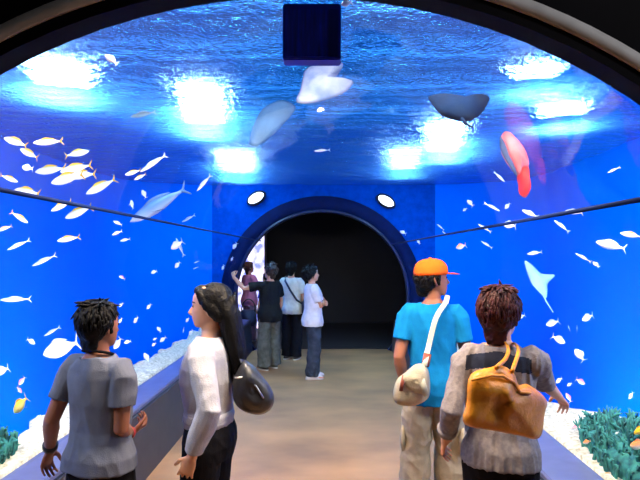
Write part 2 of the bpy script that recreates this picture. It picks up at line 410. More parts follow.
area('bed_fill', (-2.05, 4.2, -.55), (-3.6, 4.2, 1.2), 4.6, .3, 125, (1, 1, 1))  # added, hidden behind the gravel bed to light the tank wall
area('bed_fill', (2.25, 4.2, -.55), (3.3, 4.2, 1.2), 4.6, .3, 125, (1, 1, 1))  # same added fill behind the gravel shelf
area('crown_fill', (-.1, 2.45, 2.9), (-.1, 3.6, 0), 1.8, .3, 235, (1, .73, .50))  # added above the frame to light floor and shoulders warmly
area('entrance_fill', (2.3, -.6, 3.1), (.75, 2.9, 1.0), .6, .6, 3.5, (1, .88, .75))  # added out of view to lift the visitors' backs
area('arch_fill', (1.5, .5, 3.2), (1.45, 1.42, 2.2), .4, .2, 8, (1, .97, .95))  # unseen, added to brighten the grey arch trim

# ---------------------------------------------------------------- camera
cam = bpy.data.cameras.new('camera'); cam.sensor_width = 36; cam.lens = F/640*36
cam.shift_x = -(PX-320)/640; cam.shift_y = (PY-240)/640; cam.clip_end = 100; cam.clip_start = .05
co = bpy.data.objects.new('camera', cam); C.objects.link(co); co.location = (0, 0, CH); co.rotation_euler = (PI/2, 0, 0)
area('hall_fill', (-1.4, 10.5, 2.9), (-1.4, 10.8, 0), .5, .3, 8, (1, .9, .92))  # added in the hall to brighten the far group
sc = bpy.context.scene; sc.camera = co
sc.view_settings.view_transform = 'Standard'; sc.view_settings.look = 'None'; sc.view_settings.gamma = 1
sc.view_settings.exposure = 0
try:
    sc.cycles.use_denoising = True; sc.cycles.transparent_max_bounces = 24; sc.cycles.max_bounces = 10; sc.cycles.sample_clamp_indirect = 6
except Exception: pass
# ================================================================ people
skin_m = mat('skin', srgb(205, 150, 118), .5, var=.06, scale=12, spec=.35, sss=.12)
skin_d = mat('tanned skin', srgb(138, 88, 66), .5, var=.06, scale=12, spec=.35, sss=.1)
hair_black = mat('black hair', (.004, .0035, .0035), .5, var=.3, scale=40, spec=.12, bump=.4, bscale=120)
hair_red = mat('auburn hair', srgb(70, 24, 20), .55, var=.5, scale=30, spec=.2, bump=.4, bscale=120, col2=srgb(30, 10, 12))
eye_m = mat('eye', (.01, .008, .008), .2); lip_m = mat('lip', srgb(165, 88, 80), .45)
shoe_white = mat('white shoe', srgb(235, 235, 235), .5); shoe_black = mat('black shoe', (.02, .02, .02), .4); sole_m = mat('shoe sole', srgb(200, 198, 190), .7)

def hand(bm, wrist, d, palm, s, curl=.5, spread=1.0, thumb=1, point=False):
    """palm and five separate fingers; d towards the fingers, palm = way the palm faces, thumb=+1/-1 picks the side"""
    d = d.normalized(); palm = (palm - d*palm.dot(d)).normalized(); side = d.cross(palm).normalized()*thumb
    L = .185*s; pw = .042*s
    tube(bm, [wrist-d*.02*s, wrist+d*.01*s, wrist+d*.045*s, wrist+d*.088*s], [(.027*s, .019*s), (.029*s, .018*s), (.039*s, .0155*s), (.041*s, .013*s)], 12, side=side)
    lens = (.070, .079, .073, .056)
    for i, fl in enumerate(lens):
        off = (1.5-i)/1.5
        base = wrist + d*.082*s + side*(off*.0315*s)
        dirn = (d + side*off*.16*spread).normalized(); p = base; pts = [p-dirn*.018*s, p]
        c = curl*(.05 if point and i == 0 else 1); a = .12+c*.55
        for k, seg in enumerate((.44, .32, .24)):
            a += c*(.5, .75, .5)[k]
            q = (dirn*math.cos(a) + palm*math.sin(a)).normalized(); p = p+q*(fl*seg*s); pts.append(p)
        r = .0086*s*(.88 if i == 3 else 1)
        tube(bm, pts, [r*1.05, r*1.08, r, r*.93, r*.8], 8, side=side)
    tb = wrist + d*.022*s + side*.026*s + palm*.004*s
    t1 = (d*.62+side*.75+palm*.35).normalized(); t2 = (d*.85+side*.35+palm*.45).normalized()
    tube(bm, [tb-t1*.015*s, tb, tb+t1*.036*s, tb+t1*.036*s+t2*.028*s, tb+t1*.036*s+t2*.05*s], [.014*s, .0145*s, .0115*s, .0105*s, .008*s], 9)

def head_parts(bm, hM, s, fem):
    """skull, jaw, nose, brow, lips, ears; hM puts head space (origin at the neck top, +y the face) into the body"""
    P = lambda x, y, z: hM @ Vector((x*s, y*s, z*s))
    rows = [(-.005, .052, .036, .030), (.010, .040, .048, .050), (.035, .022, .060, .075), (.065, .010, .069, .087), (.095, .002, .074, .094), (.125, -.003, .0765, .098), (.155, -.006, .074, .096), (.182, -.008, .064, .085), (.203, -.01, .045, .062), (.214, -.01, .020, .030)]
    n = 26; R_ = []
    for z, cy, rx, ry in rows:
        R_.append([bm.verts.new(P(rx*math.cos(2*PI*k/n), cy+ry*math.sin(2*PI*k/n), z)) for k in range(n)])
    for a, b in zip(R_, R_[1:]):
        for k in range(n): bm.faces.new((a[k], a[(k+1) % n], b[(k+1) % n], b[k]))
    bm.faces.new(R_[0][::-1]); bm.faces.new(R_[-1])
    fy = .094
    tube(bm, [P(0, fy-.008, .112), P(0, fy+.006, .09), P(0, fy+.018, .070), P(0, fy+.006, .062)], [.007*s, .009*s, .0125*s, .010*s], 9)   # nose
    for x in (-1, 1): 
        tube(bm, [P(x*.008, fy-.004, .066), P(x*.013, fy, .066)], [.008*s, .007*s], 8)
        tube(bm, [P(x*.012, fy-.006, .122), P(x*.032, fy-.014, .126), P(x*.052, fy-.036, .121)], [.007*s, .0075*s, .006*s], 8)   # brow
        tube(bm, [P(x*.03, fy-.022, .075), P(x*.046, fy-.038, .082)], [.017*s, .016*s], 8)   # cheek
        tube(bm, [P(x*.071, -.006, .065), P(x*.080, -.016, .085), P(x*.083, -.022, .105), P(x*.079, -.014, .120)], [(.007*s, .009*s), (.007*s, .013*s), (.006*s, .015*s), (.006*s, .010*s)], 9)   # ear
    tube(bm, [P(-.022, fy-.015, .042), P(0, fy+.000, .044), P(.022, fy-.015, .042)], [.005*s, .008*s, .005*s], 8)
    tube(bm, [P(-.020, fy-.016, .034), P(0, fy-.004, .033), P(.020, fy-.016, .034)], [.005*s, .008*s, .005*s], 8)
    tube(bm, [P(-.014, fy-.028, .010), P(.014, fy-.028, .010)], [.020*s, .020*s], 8)   # chin

def clumps(bm, pts_fn, n, ln, r, seed, lift=.1):
    rnd = random.Random(seed)
    for _ in range(n):
        p, d, out = pts_fn(rnd)
        l = ln*rnd.uniform(.6, 1.2); q = d + out*rnd.uniform(-.1, lift) + Vector((rnd.uniform(-.22, .22), rnd.uniform(-.22, .22), rnd.uniform(-.15, .15)))
        q.normalize()
        tube(bm, [p - q*l*.4, p + out*r*.5, p + q*l*.5, p+q*l - out*r*.6], [r*.6, r, r*.8, r*.15], 6, cap='flat')

class Person:
    def __init__(self, x, y, face, H, label, voxel=.0048, fem=False, skin=None, wide=1.0, hips=1.0, lean=0, nm='person', group=None):
        self.root = empty('person', (x, y, 0), face, label=label, cat='person', group=group)
        self.M = Matrix.Translation((x, y, 0)) @ Matrix.Rotation(face, 4, 'Z'); self.I = self.M.inverted()
        self.s = H/1.7; self.v = voxel; self.fem = fem; self.skin = skin or skin_m; self.wide = wide; self.hips = hips; self.lean = lean
        self.x0 = (x, y)
    def loc(self, w): return self.I @ Vector(w)                     # world -> own space
    def ldir(self, w): return (self.I.to_3x3() @ Vector(w)).normalized()
    def shift(self, z): return self.lean*max(0, z-.9*self.s)        # lean forward from the hips
    def torso(self, off=0, z0=.86, z1=1.5, loose=0, neck=0):
        s, w, h = self.s, self.wide, self.hips; f = self.fem
        base = [(.80, -.006, .150*h, .105), (.87, -.008, .168*h, .117), (.93, -.006, .165*h, .113), (1.00, .0, .145*w, .100), (1.06, .002, (.130 if f else .142)*w, .093), (1.13, .006, (.140 if f else .152)*w, .102), (1.20, .010 if f else .004, .152*w, .116 if f else .110), (1.27, .006, .160*w, .113), (1.33, -.004, .162*w, .102), (1.375, -.012, .150*w, .086), (1.405, -.016, .115*w, .072), (1.43, -.018, .078, .062), (1.455, -.014, .060+neck, .058+neck)]
        out = []
        for z, cy, rx, ry in base:
            if z0-.001 <= z <= z1+.001:
                lo = loose*max(0, (1.3-z))/.4
                out.append((0, cy*s+self.shift(z*s), z*s, rx*s+off+lo, ry*s+off+lo))
        return out
    def limbs(self, arms, legs, head=(0, 0)):
        s = self.s; w = self.wide; self.sh = {}; self.el = {}; self.wr = {}; self.ad = {}
        for k, sx in (('L', -1), ('R', 1)):
            sh = Vector((sx*.168*w*s, (-.012)*s+self.shift(1.36*s), 1.368*s)); a = arms[k]
            up = (self.loc(a['el'])-sh) if 'el' in a else Vector(a['up']); 
            el = sh+up.normalized()*.285*s
            fo = (self.loc(a['wr'])-el) if 'wr' in a else Vector(a['fo'])
            wr = el+fo.normalized()*.245*s
            hd = Vector(a['hd']) if 'hd' in a else fo
            pl = Vector(a.get('palm', (-sx, 0, 0)))
            self.sh[k], self.el[k], self.wr[k] = sh, el, wr
            self.ad[k] = (hd.normalized(), pl, a)
        self.kn = {}; self.an = {}; self.hp = {}
        for k, sx in (('L', -1), ('R', 1)):
            hp = Vector((sx*.088*s*self.hips, -.004*s, .86*s)); l = legs.get(k, {}); f = l.get('fwd', 0)*s; o = l.get('out', .0)*s
            an = Vector((sx*(.09*s+o), f-.015*s, .085*s)); kn = (hp+an)/2+Vector((sx*.005*s, .03*s+.1*abs(f), 0)); kn.z = .47*s
            self.hp[k], self.kn[k], self.an[k] = hp, kn, an
        self.hM = Matrix.Translation((0, -.012*s+self.shift(1.48*s), 1.483*s)) @ Matrix.Rotation(head[0], 4, 'Z') @ Matrix.Rotation(head[1], 4, 'X')
    def body(self):
        s = self.s; bm = bmesh.new(); loft(bm, self.torso(-.006), 26, 2.2)
        tube(bm, [(0, -.02*s+self.shift(1.4*s), 1.40*s), (0, -.014*s+self.shift(1.45*s), 1.45*s), self.hM @ Vector((0, .0, .05*s))], [(.062*s, .06*s), (.052*s, .052*s), (.050*s, .056*s)], 16)
        slim = .88 if self.fem else 1
        for k, sx in (('L', -1), ('R', 1)):
            sh, el, wr = self.sh[k], self.el[k], self.wr[k]; v = (el-sh); w = wr-el
            tube(bm, [sh+Vector((-sx*.035*s, 0, .004*s)), sh+v*.06, sh+v*.35, sh+v*.8, el, el+w*.25, el+w*.65, wr+w*.03], [r*s*slim for r in (.050, .054, .047, .040, .038, .041, .032, .0255)], 14)
            hd, pl, a = self.ad[k]
            hand(bm, wr, hd, pl, s*(.93 if self.fem else 1), a.get('curl', .5), 1, a.get('thumb', sx), a.get('point', False))
            hp, kn, an = self.hp[k], self.kn[k], self.an[k]; v = kn-hp; w = an-kn
            tube(bm, [hp, hp+v*.3, hp+v*.8, kn, kn+w*.3, kn+w*.8, an], [r*s for r in (.086, .080, .060, .055, .056, .040, .037)], 16)
            tube(bm, [an+Vector((0, -.04*s, -.04*s)), an+Vector((0, .03*s, -.035*s)), an+Vector((sx*.01*s, .12*s, -.055*s)), an+Vector((sx*.012*s, .165*s, -.062*s))], [(.033*s, .036*s), (.036*s, .04*s), (.040*s, .024*s), (.034*s, .017*s)], 12)
        head_parts(bm, self.hM, s, self.fem)
        o = fuse('body', bm, self.skin, self.root, self.v, 2)
        P = lambda x, y, z: self.hM @ Vector((x*s, y*s, z*s))
        for x in (-1, 1):
            bm = bmesh.new(); ball(bm, P(x*.031, .0835, .106), (.0125*s, .008*s, .0075*s), self.hM.to_3x3(), 2); obj('eye', bm, eye_m, self.root)
            bm = bmesh.new(); tube(bm, [P(x*.014, .091, .124), P(x*.034, .086, .129), P(x*.052, .066, .124)], [.003*s, .0042*s, .0025*s], 6); obj('eyebrow', bm, hair_black, self.root)
        bm = bmesh.new(); tube(bm, [P(-.020, .083, .040), P(0, .096, .041), P(.020, .083, .040)], [.003*s, .0058*s, .003*s], 6); tube(bm, [P(-.017, .083, .035), P(0, .093, .034), P(.017, .083, .035)], [.003*s, .006*s, .003*s], 6); obj('lips', bm, lip_m, self.root)
        return o
    def shirt(self, m, z0=.84, sleeve=.55, off=.012, loose=.02, fold=.006, cuff=0, neck=.012, name='shirt', arm=.0, fs=(8, 8, 4), sleeve_r=None):
        s = self.s; bm = bmesh.new(); rings = self.torso(off, z0, 1.44, loose, neck)
        first = rings[0]; rings = [(first[0], first[1], z0*s-.001, first[3], first[4])]+rings if z0*s < first[2]-.005 else rings
        loft(bm, rings, 30, 2.25)
        for k, sx in (('L', -1), ('R', 1)):
            sh, el, wr = self.sh[k], self.el[k], self.wr[k]; v = el-sh; w = wr-el; sleeve = sleeve_r if (k == 'R' and sleeve_r) else sleeve
            pts = [sh+Vector((-sx*.06*s, 0, -.006*s)), sh+Vector((-sx*.014*s, 0, .002*s)), sh+v*.12]; rr = [.060*s+off*.4, .062*s+off*.4, .062*s+off*.4]
            if sleeve <= 1:
                pts += [sh+v*(sleeve*.6), sh+v*sleeve]; rr += [.058*s+off*.5+arm*.5, .055*s+off*.5+arm]
            else:
                f = sleeve-1
                pts += [sh+v*.5, sh+v*.85, el, el+w*f*.3, el+w*f*.8, el+w*f]
                rr += [(.050*s+off*.6+arm*.6), (.045*s+off*.6+arm), .046*s+off*.6+arm, .046*s+off*.5+arm, .038*s+off*.5+arm*.9, .033*s+off*.5+cuff]
            tube(bm, pts, rr, 18, caps=('round', 'flat'))
        return fuse(name, bm, m, self.root, self.v, 3, fold, fs, seed=self.x0[0]*7)
    def trousers(self, m, off=.012, flare=.0, fold=.006, z1=1.0, hem=.05, name='trousers'):
        s = self.s; bm = bmesh.new(); loft(bm, self.torso(off*.8, .8, z1), 28, 2.25)
        for k, sx in (('L', -1), ('R', 1)):
            hp, kn, an = self.hp[k], self.kn[k], self.an[k]; v = kn-hp; w = an-kn; b = Vector((0, 0, -hem*s*.6))
            tube(bm, [hp+Vector((0, 0, .03*s)), hp+v*.25, hp+v*.75, kn, kn+w*.35, kn+w*.85, an+b], [(.088*s+off), (.084*s+off), (.066*s+off*1.1+flare*.4), (.060*s+off*1.1+flare*.6), (.058*s+off*1.2+flare*.8), (.052*s+off*1.2+flare), (.053*s+off*1.2+flare)], 20, caps=('round', 'flat'))
        return fuse(name, bm, m, self.root, self.v*1.15, 3, fold, (7, 7, 6), seed=self.x0[1]*5)
    def shoes(self, m, sole=None):
        s = self.s
        for k, sx in (('L', -1), ('R', 1)):
            an = self.an[k]; z0 = an.z-.085*s
            bm = bmesh.new(); x, y = an.x, an.y
            loft(bm, [(x, y+.045*s, z0+.018*s, .046*s, .135*s), (x, y+.043*s, z0+.04*s, .047*s, .133*s), (x, y+.032*s, z0+.06*s, .044*s, .112*s), (x, y+.008*s, z0+.085*s, .042*s, .075*s), (x, y-.004*s, z0+.11*s, .041*s, .056*s)], 20, 2.4)
            sh = obj('shoe', bm, m, self.root)
            bm = bmesh.new(); loft(bm, [(x, y+.045*s, z0+.0, .047*s, .138*s), (x, y+.045*s, z0+.022*s, .049*s, .14*s)], 20, 2.4); obj('sole', bm, sole or sole_m, sh, True, 40)
    def short_hair(self, m, vol=1.0, top=2.0, nape=.02, front=.16, n=160, ln=.045, r=.008, seed=1, ear=.07, spiky=0):
        s = self.s; P = lambda x, y, z: self.hM @ Vector((x*s, y*s, z*s)); bm = bmesh.new(); D = self.hM.to_3x3()
        ball(bm, P(0, -.022, .135), (.088*s*vol, .098*s*vol, .094*s*vol), D, 3)
        ball(bm, P(0, -.045, .085), (.076*s*vol, .068*s*vol, .075*s*vol), D, 3)
        ball(bm, P(0, .035, front+.022), (.062*s*vol, .055*s*vol, .042*s*vol), D, 2)
        tube(bm, [P(0, -.060, .075), P(0, -.056, nape)], [(.058*s*vol, .034*s*vol), (.050*s, .022*s)], 14)
        for x in (-1, 1): tube(bm, [P(x*.066, .008, .14), P(x*.077, .010, ear)], [(.02*s, .02*s), (.011*s, .009*s)], 8)
        ho = fuse('hair', bm, m, self.root, max(.004, self.v), 2, .004, (30, 30, 30), seed)
        bm = bmesh.new(); c = Vector((0, -.024, .128))
        def fn(rnd):
            while True:
                th = rnd.uniform(0, 2*PI); u = rnd.uniform(-.75, 1); q = math.sqrt(1-u*u)
                o = Vector((q*math.cos(th), q*math.sin(th), u))
                if (o.y > .25 and o.z < .5) or o.z > top: continue
                p = c+Vector((o.x*.086, o.y*.096, o.z*.095))*vol
                break
            down = Vector((0, -.25 if not spiky else 0, -1)); t = down-o*down.dot(o)
            if o.z > .75: t = Vector((o.x, o.y-.3, 0))
            if spiky: t = t*.5+o*spiky
            return self.hM @ (p*s), (D @ t).normalized(), (D @ o)
        clumps(bm, fn, n, ln*s, r*s, seed)
        return obj('hair_tufts', bm, m, ho)
# ---- the short-haired person at the near ledge
def cloth(name, c, **k):
    k.setdefault('bump', .25); k.setdefault('bscale', 220); k.setdefault('var', .08); k.setdefault('scale', 14)
    return mat(name, c, .9, spec=.08, **k)
grey_tee = cloth('grey T-shirt cloth', srgb(96, 100, 114)); black_cloth = cloth('black trouser cloth', srgb(20, 19, 22))
white_knit = cloth('pale grey knit', srgb(170, 170, 178), bscale=160); blue_tee = cloth('blue T-shirt cloth', srgb(14, 112, 168)); khaki = cloth('stone cargo cloth', srgb(158, 146, 126), var=.14)
p = Person(-1.035, 2.5, R(-20), 1.49, 'person with short black hair in a grey T-shirt, back turned, beside the ledge', skin=skin_d, wide=.93)
p.limbs({'L': dict(el=at(50, 424, 2.48), wr=at(50, 452, 2.6), hd=p.ldir((-.35, .25, -.9)), curl=.45, palm=(1, 0, 0)),
         'R': dict(el=at(121, 432, 2.42), wr=at(131, 434, 2.64), hd=p.ldir((.5, .75, .25)), curl=.7, palm=(-.4, .1, .9))}, {'L': {}, 'R': {'fwd': .05}}, (R(-8), R(-4)))
p.body(); p.shirt(grey_tee, .862, .62, .013, .010, .007, arm=.002); p.trousers(black_cloth); p.shoes(shoe_black)
p.short_hair(hair_black, 1.0, nape=-.01, n=240, ln=.05, seed=3, spiky=.04)
bm = bmesh.new(); w = p.wr['L']; dv = (p.wr['L']-p.el['L']).normalized(); tube(bm, [w-dv*.045, w-dv*.02], [.034, .033], 18, cap='flat'); obj('wrist_strap', bm, shoe_black, p.root)
w = p.wr['R']; dv = (p.wr['R']-p.el['R']).normalized()
bm = bmesh.new(); tube(bm, [w-dv*.04, w-dv*.022], [.031, .031], 18, cap='flat'); obj('watch_band', bm, mat('red band', srgb(150, 40, 45), .5), p.root)
# thin cord at the neck
bm = bmesh.new(); pts = [Vector((.075*math.cos(a)*p.s, (-.016+.066*math.sin(a))*p.s, (1.447+.02*math.sin(a+PI))*p.s)) for a in [2*PI*k/20 for k in range(21)]]; tube(bm, pts, .006, 8); obj('neckband', bm, black_cloth, p.root)

# ---- the long-haired woman in profile
p = Person(-.592, 2.7, R(82), 1.56, 'woman with long black hair in a pale grey sweater, gazing at the fish', fem=True, hips=1.04)
p.limbs({'L': dict(el=at(208, 400, 2.46), wr=at(196, 446, 2.45), curl=.4, palm=(1, .2, 0)), 'R': dict(up=(.2, .0, -1), fo=(.0, .2, -1), curl=.4)}, {'L': {'fwd': .06}, 'R': {}}, (R(6), R(-2)))
p.body(); p.shirt(white_knit, 1.0, 1.9, .014, .010, .006, cuff=.004, name='sweater', arm=.006)
bm = bmesh.new(); t = p.torso(.019, 1.0, 1.0); loft(bm, [(t[0][0], t[0][1], .975*p.s+.02*i, t[0][3], t[0][4]) for i in range(4)], 30, 2.2); obj('waistband', bm, white_knit, p.root)
p.trousers(black_cloth, .014, .012); p.shoes(shoe_black)
P = lambda x, y, z: p.hM @ Vector((x*p.s, y*p.s, z*p.s)); D = p.hM.to_3x3(); bm = bmesh.new()
ball(bm, P(0, -.024, .135), (.086*p.s, .098*p.s, .092*p.s), D, 3); ball(bm, P(0, .04, .185), (.058*p.s, .045*p.s, .03*p.s), D, 2)
for x in (-1, 1): tube(bm, [P(x*.055, .045, .175), P(x*.074, .02, .13), P(x*.080, -.022, .09), P(x*.07, -.06, .05)], [(.02, .016), (.012, .022), (.012, .03), (.02, .03)], 10)
tube(bm, [P(0, -.065, .13), P(0, -.095, .05), P(0, -.112, -.04), P(0, -.13, -.14), P(0, -.14, -.245), P(0, -.135, -.30)], [(.078, .055), (.084, .056), (.080, .050), (.070, .044), (.050, .034), (.014, .012)], 18, side=D @ Vector((1, 0, 0)))
ho = fuse('hair', bm, hair_black, p.root, .0048, 2, .004, (40, 40, 5), 2)
bm = bmesh.new(); rnd = random.Random(5)
for i in range(130):
    x = rnd.uniform(-.062, .062); off = math.sqrt(max(0, 1-(x/.07)**2)); y0 = rnd.choice((-1, -1, -1, .6))
    z0 = rnd.uniform(-.1, .17); zl = rnd.uniform(.12, .22)
    yy = lambda z: -.075-.05*min(1, max(0, (.13-z)/.3)) + y0*off*(.054 if z > -.15 else .04)
    wv = rnd.uniform(-.01, .01)
    pts = [P(x*(1 if z > -.05 else .85)+wv*math.sin(20*z), yy(z), z) for z in [z0-zl*k/4 for k in range(5)]]
    tube(bm, pts, [.004, .006, .006, .005, .001], 6, cap='flat')
obj('hair_strands', bm, hair_black, ho)

# ---- the man in the orange cap
p = Person(.630, 3.5, R(-12), 1.665, 'man in an orange cap and blue T-shirt, seen from behind', skin=skin_d, wide=.91)
p.limbs({'L': dict(el=at(400, 352, 3.48), wr=at(404, 384, 3.56), curl=.5, palm=(1, 0, 0)), 'R': dict(up=(.22, .05, -1), fo=(.0, .35, -1), curl=.5)}, {'L': {'out': .03}, 'R': {'out': .02, 'fwd': .1}}, (R(-62), R(3)))
p.body(); p.shirt(blue_tee, .80, .62, .012, .014, .008, arm=.004); p.trousers(khaki, .018, .022, .012); p.shoes(shoe_black); s = p.s
p.short_hair(hair_black, .97, top=-.1, nape=.01, n=110, ln=.035, seed=8)
orange = cloth('orange cap cloth', srgb(240, 96, 28)); P = lambda x, y, z: p.hM @ Vector((x*s, y*s, z*s)); D = p.hM.to_3x3()
bm = bmesh.new(); n = 28; rows = []
for z, k in ((.128, 1.0), (.150, 1.0), (.175, .97), (.20, .86), (.217, .66), (.228, .40), (.232, .12)):
    rows.append([bm.verts.new(P(.093*k*math.cos(2*PI*i/n), -.006+.112*k*math.sin(2*PI*i/n), z)) for i in range(n)])
for a, b in zip(rows, rows[1:]):
    for i in range(n): bm.faces.new((a[i], a[(i+1) % n], b[(i+1) % n], b[i]))
bm.faces.new(rows[0][::-1]); bm.faces.new(rows[-1]); cap = obj('cap', bm, orange, p.root)
bm = bmesh.new(); ol = [P(-.080, .075, .134), P(-.076, .13, .130), P(-.045, .178, .122), P(0, .190, .119), P(.045, .178, .122), P(.076, .13, .130), P(.080, .075, .134), P(0, .055, .139)]
inflate(ol, D @ Vector((0, .1, 1)), .010, 4, 4, bm=bm); obj('cap_brim', bm, orange, cap)
bm = bmesh.new(); ball(bm, P(0, -.006, .233), (.012*s, .012*s, .007*s), D, 2); obj('cap_button', bm, orange, cap)
bm = bmesh.new(); zz = .89*s; pts = [Vector((.172*s*1.12*math.cos(a), .125*s*1.15*math.sin(a), zz)) for a in [2*PI*k/28 for k in range(29)]]
bm2 = bm
for sx in (-1, 1):   # cargo pockets
    bm = bmesh.new(); q = p.hp['L' if sx < 0 else 'R']+Vector((sx*.10*s, .0, -.30*s)); ball(bm, q, (.022, .07, .085), None, 3); obj('cargo_pocket', bm, khaki, p.root)
bm2.free()
man = p

# ---- the woman with the mustard bag
taupe = bpy.data.materials.new('x'); bpy.data.materials.remove(taupe)
taupe = cloth('taupe tunic cloth', srgb(138, 130, 128), var=.12, scale=60, bscale=200, col2=srgb(112, 106, 108)); dark_band = cloth('dark yoke cloth', srgb(40, 44, 58))
p = Person(.752, 2.5, R(-24), 1.545, 'woman with short auburn hair and a taupe tunic, reaching towards the glass', fem=True, wide=.96, hips=.97)
p.limbs({'L': dict(el=at(454, 402, 2.46), wr=at(447, 432, 2.54), curl=.4, palm=(1, .1, 0)),
         'R': dict(el=at(546, 387, 2.66), wr=at(566, 404, 2.85), hd=p.ldir((.55, .6, -.5)), curl=.55, palm=(-.3, .1, -1), point=True)}, {'L': {}, 'R': {'fwd': .04}}, (R(-14), R(-2)))
p.body(); tu = p.shirt(taupe, .855, 1.7, sleeve_r=1.15, off=.012, loose=.010, fold=.009, cuff=.004, name='tunic', arm=-.003, neck=.016, fs=(13, 13, 3))
p.trousers(black_cloth, .012, .008); p.shoes(shoe_black); s = p.s
tu.data.materials.append(dark_band)
for f in tu.data.polygons:   # the dark yoke woven into the tunic under the neckline
    c = f.center
    if 1.345*s < c.z + .25*abs(c.x)*s < 1.415*s and abs(c.x) < .15*s: f.material_index = 1
bm = bmesh.new(); w = p.wr['L']; dv = (p.wr['L']-p.el['L']).normalized(); c = p.el['L']+(p.wr['L']-p.el['L'])*.68; tube(bm, [c-dv*.02, c+dv*.006], [.047, .045], 18, cap='flat'); obj('cuff', bm, taupe, p.root)
p.short_hair(hair_red, 1.13, nape=-.03, front=.165, n=420, ln=.045, r=.008, seed=12, ear=.05, spiky=.03)
lady = p

# ---- the far group
white_tee = cloth('white T-shirt cloth', srgb(220, 220, 222)); dark_jeans = cloth('dark denim', srgb(52, 56, 66), var=.2); olive = cloth('olive grey trousers', srgb(84, 84, 76), var=.2); black_tee = cloth('black T-shirt cloth', srgb(24, 24, 24)); cream = cloth('cream shirt cloth', srgb(214, 210, 190)); royal = cloth('royal blue cloth', srgb(30, 60, 170)); pink = cloth('pink shirt cloth', srgb(228, 150, 190))
p = Person(-.265, 7.74, R(-78), 1.545, 'boy in a white T-shirt and dark jeans with folded arms', voxel=.0075, wide=1.0)
p.limbs({'L': dict(up=(.12, .30, -.9), fo=(.95, .42, .12), hd=(.9, .1, .2), palm=(0, -1, 0), curl=.5), 'R': dict(up=(-.10, .34, -.9), fo=(-.92, .45, .22), hd=(-.9, .0, .3), palm=(0, -1, 0), curl=.5)}, {'L': {'fwd': .03}, 'R': {'fwd': -.02}}, (R(6), R(2)))
p.body(); p.shirt(white_tee, .80, .7, .018, .024, .007, arm=.012); p.trousers(dark_jeans, .02, .02, .012); p.shoes(shoe_white); p.short_hair(hair_black, 1.05, nape=.02, n=140, ln=.06, seed=21, spiky=.4)
p = Person(-.93, 8.35, R(42), 1.56, 'person in a black T-shirt and olive grey trousers, raising both hands to a camera', voxel=.0075)
p.limbs({'L': dict(up=(-.75, .45, -.15), fo=(-.45, .6, .8), hd=(.1, .5, .8), palm=(1, .3, 0), curl=.7), 'R': dict(up=(.3, .15, -1), fo=(.05, .25, -1), palm=(-1, 0, 0), curl=.5)}, {'L': {'out': .02}, 'R': {'fwd': .05, 'out': .02}}, (R(10), R(0)))
p.root['label'] = 'person in a black T-shirt and olive grey trousers, one arm raised, among the far group'
p.body(); p.shirt(black_tee, .78, .7, .018, .024, .007, arm=.012); p.trousers(olive, .022, .03, .012); p.shoes(shoe_black); p.short_hair(mat('dark brown hair', srgb(46, 30, 24), .4, var=.3), 1.05, nape=.0, n=140, ln=.06, seed=22, spiky=.2)
photo = p
p = Person(-.66, 9.15, R(-20), 1.58, 'person in a cream shirt and black trousers with a shoulder strap, back turned', voxel=.0075)
p.limbs({'L': dict(up=(-.2, .05, -1), fo=(.05, .3, -1)), 'R': dict(up=(.2, .05, -1), fo=(0, .35, -1))}, {'L': {}, 'R': {}}, (R(15), R(2)))
p.body(); p.shirt(cream, .80, .75, .018, .02, .007, arm=.012); p.trousers(black_cloth, .018, .02); p.shoes(shoe_black); p.short_hair(hair_black, 1.08, nape=.0, n=140, ln=.05, seed=23)
creamp = p
p = Person(-1.235, 10.5, R(60), 1.36, 'child in a royal blue top among the far group beside the lit board', voxel=.0075)
p.limbs({'L': dict(up=(-.2, .05, -1), fo=(.05, .3, -1)), 'R': dict(up=(.2, .05, -1), fo=(0, .35, -1))}, {'L': {}, 'R': {}}, (0, 0))
p.body(); p.shirt(royal, .78, .9, .018, .02, .007); p.trousers(dark_jeans, .018, .02); p.shoes(shoe_white); p.short_hair(hair_black, 1.05, n=120, seed=24)
child = p
p = Person(-1.62, 11.0, R(-50), 1.56, 'person in a pink shirt standing before the lit board, just inside the opening', voxel=.0075, fem=True)
p.limbs({'L': dict(up=(-.2, .05, -1), fo=(.05, .3, -1)), 'R': dict(up=(.3, .3, -.9), fo=(-.1, .6, .7), curl=.7)}, {'L': {}, 'R': {}}, (0, 0))
p.body(); p.shirt(pink, .78, .8, .018, .02, .007); p.trousers(cloth('pale trousers', srgb(150, 130, 160)), .018, .02); p.shoes(shoe_white); p.short_hair(mat('brown hair', srgb(90, 50, 34), .4, var=.3), 1.05, nape=-.03, n=120, seed=25)

# ---------------------------------------------------------------- bags
leather = mat('mustard leather', srgb(198, 124, 10), .45, var=.16, scale=10, bump=.35, bscale=45, spec=.5); hobo_m = mat('dark grey bag leather', srgb(46, 48, 54), .4, var=.25, scale=7, bump=.3, bscale=40, spec=.5)
canvas_m = mat('pale bag canvas', srgb(172, 160, 134), .8, var=.2, scale=9, bump=.3, bscale=150); strap_white = mat('white strap web', srgb(186, 184, 162), .8); brown_l = mat('brown leather', srgb(122, 58, 40), .5); brass = mat('brass', srgb(190, 160, 90), .3, metal=1); steel = mat('steel', (.5, .5, .52), .3, metal=1)
def ribbon(bm, pts, wide, thin, side): tube(bm, pts, [(wide/2, thin/2)]*len(pts), 10, side=side, cap='flat')
def zz(x, y): return (430+x*.4372, 270+y*.4375)
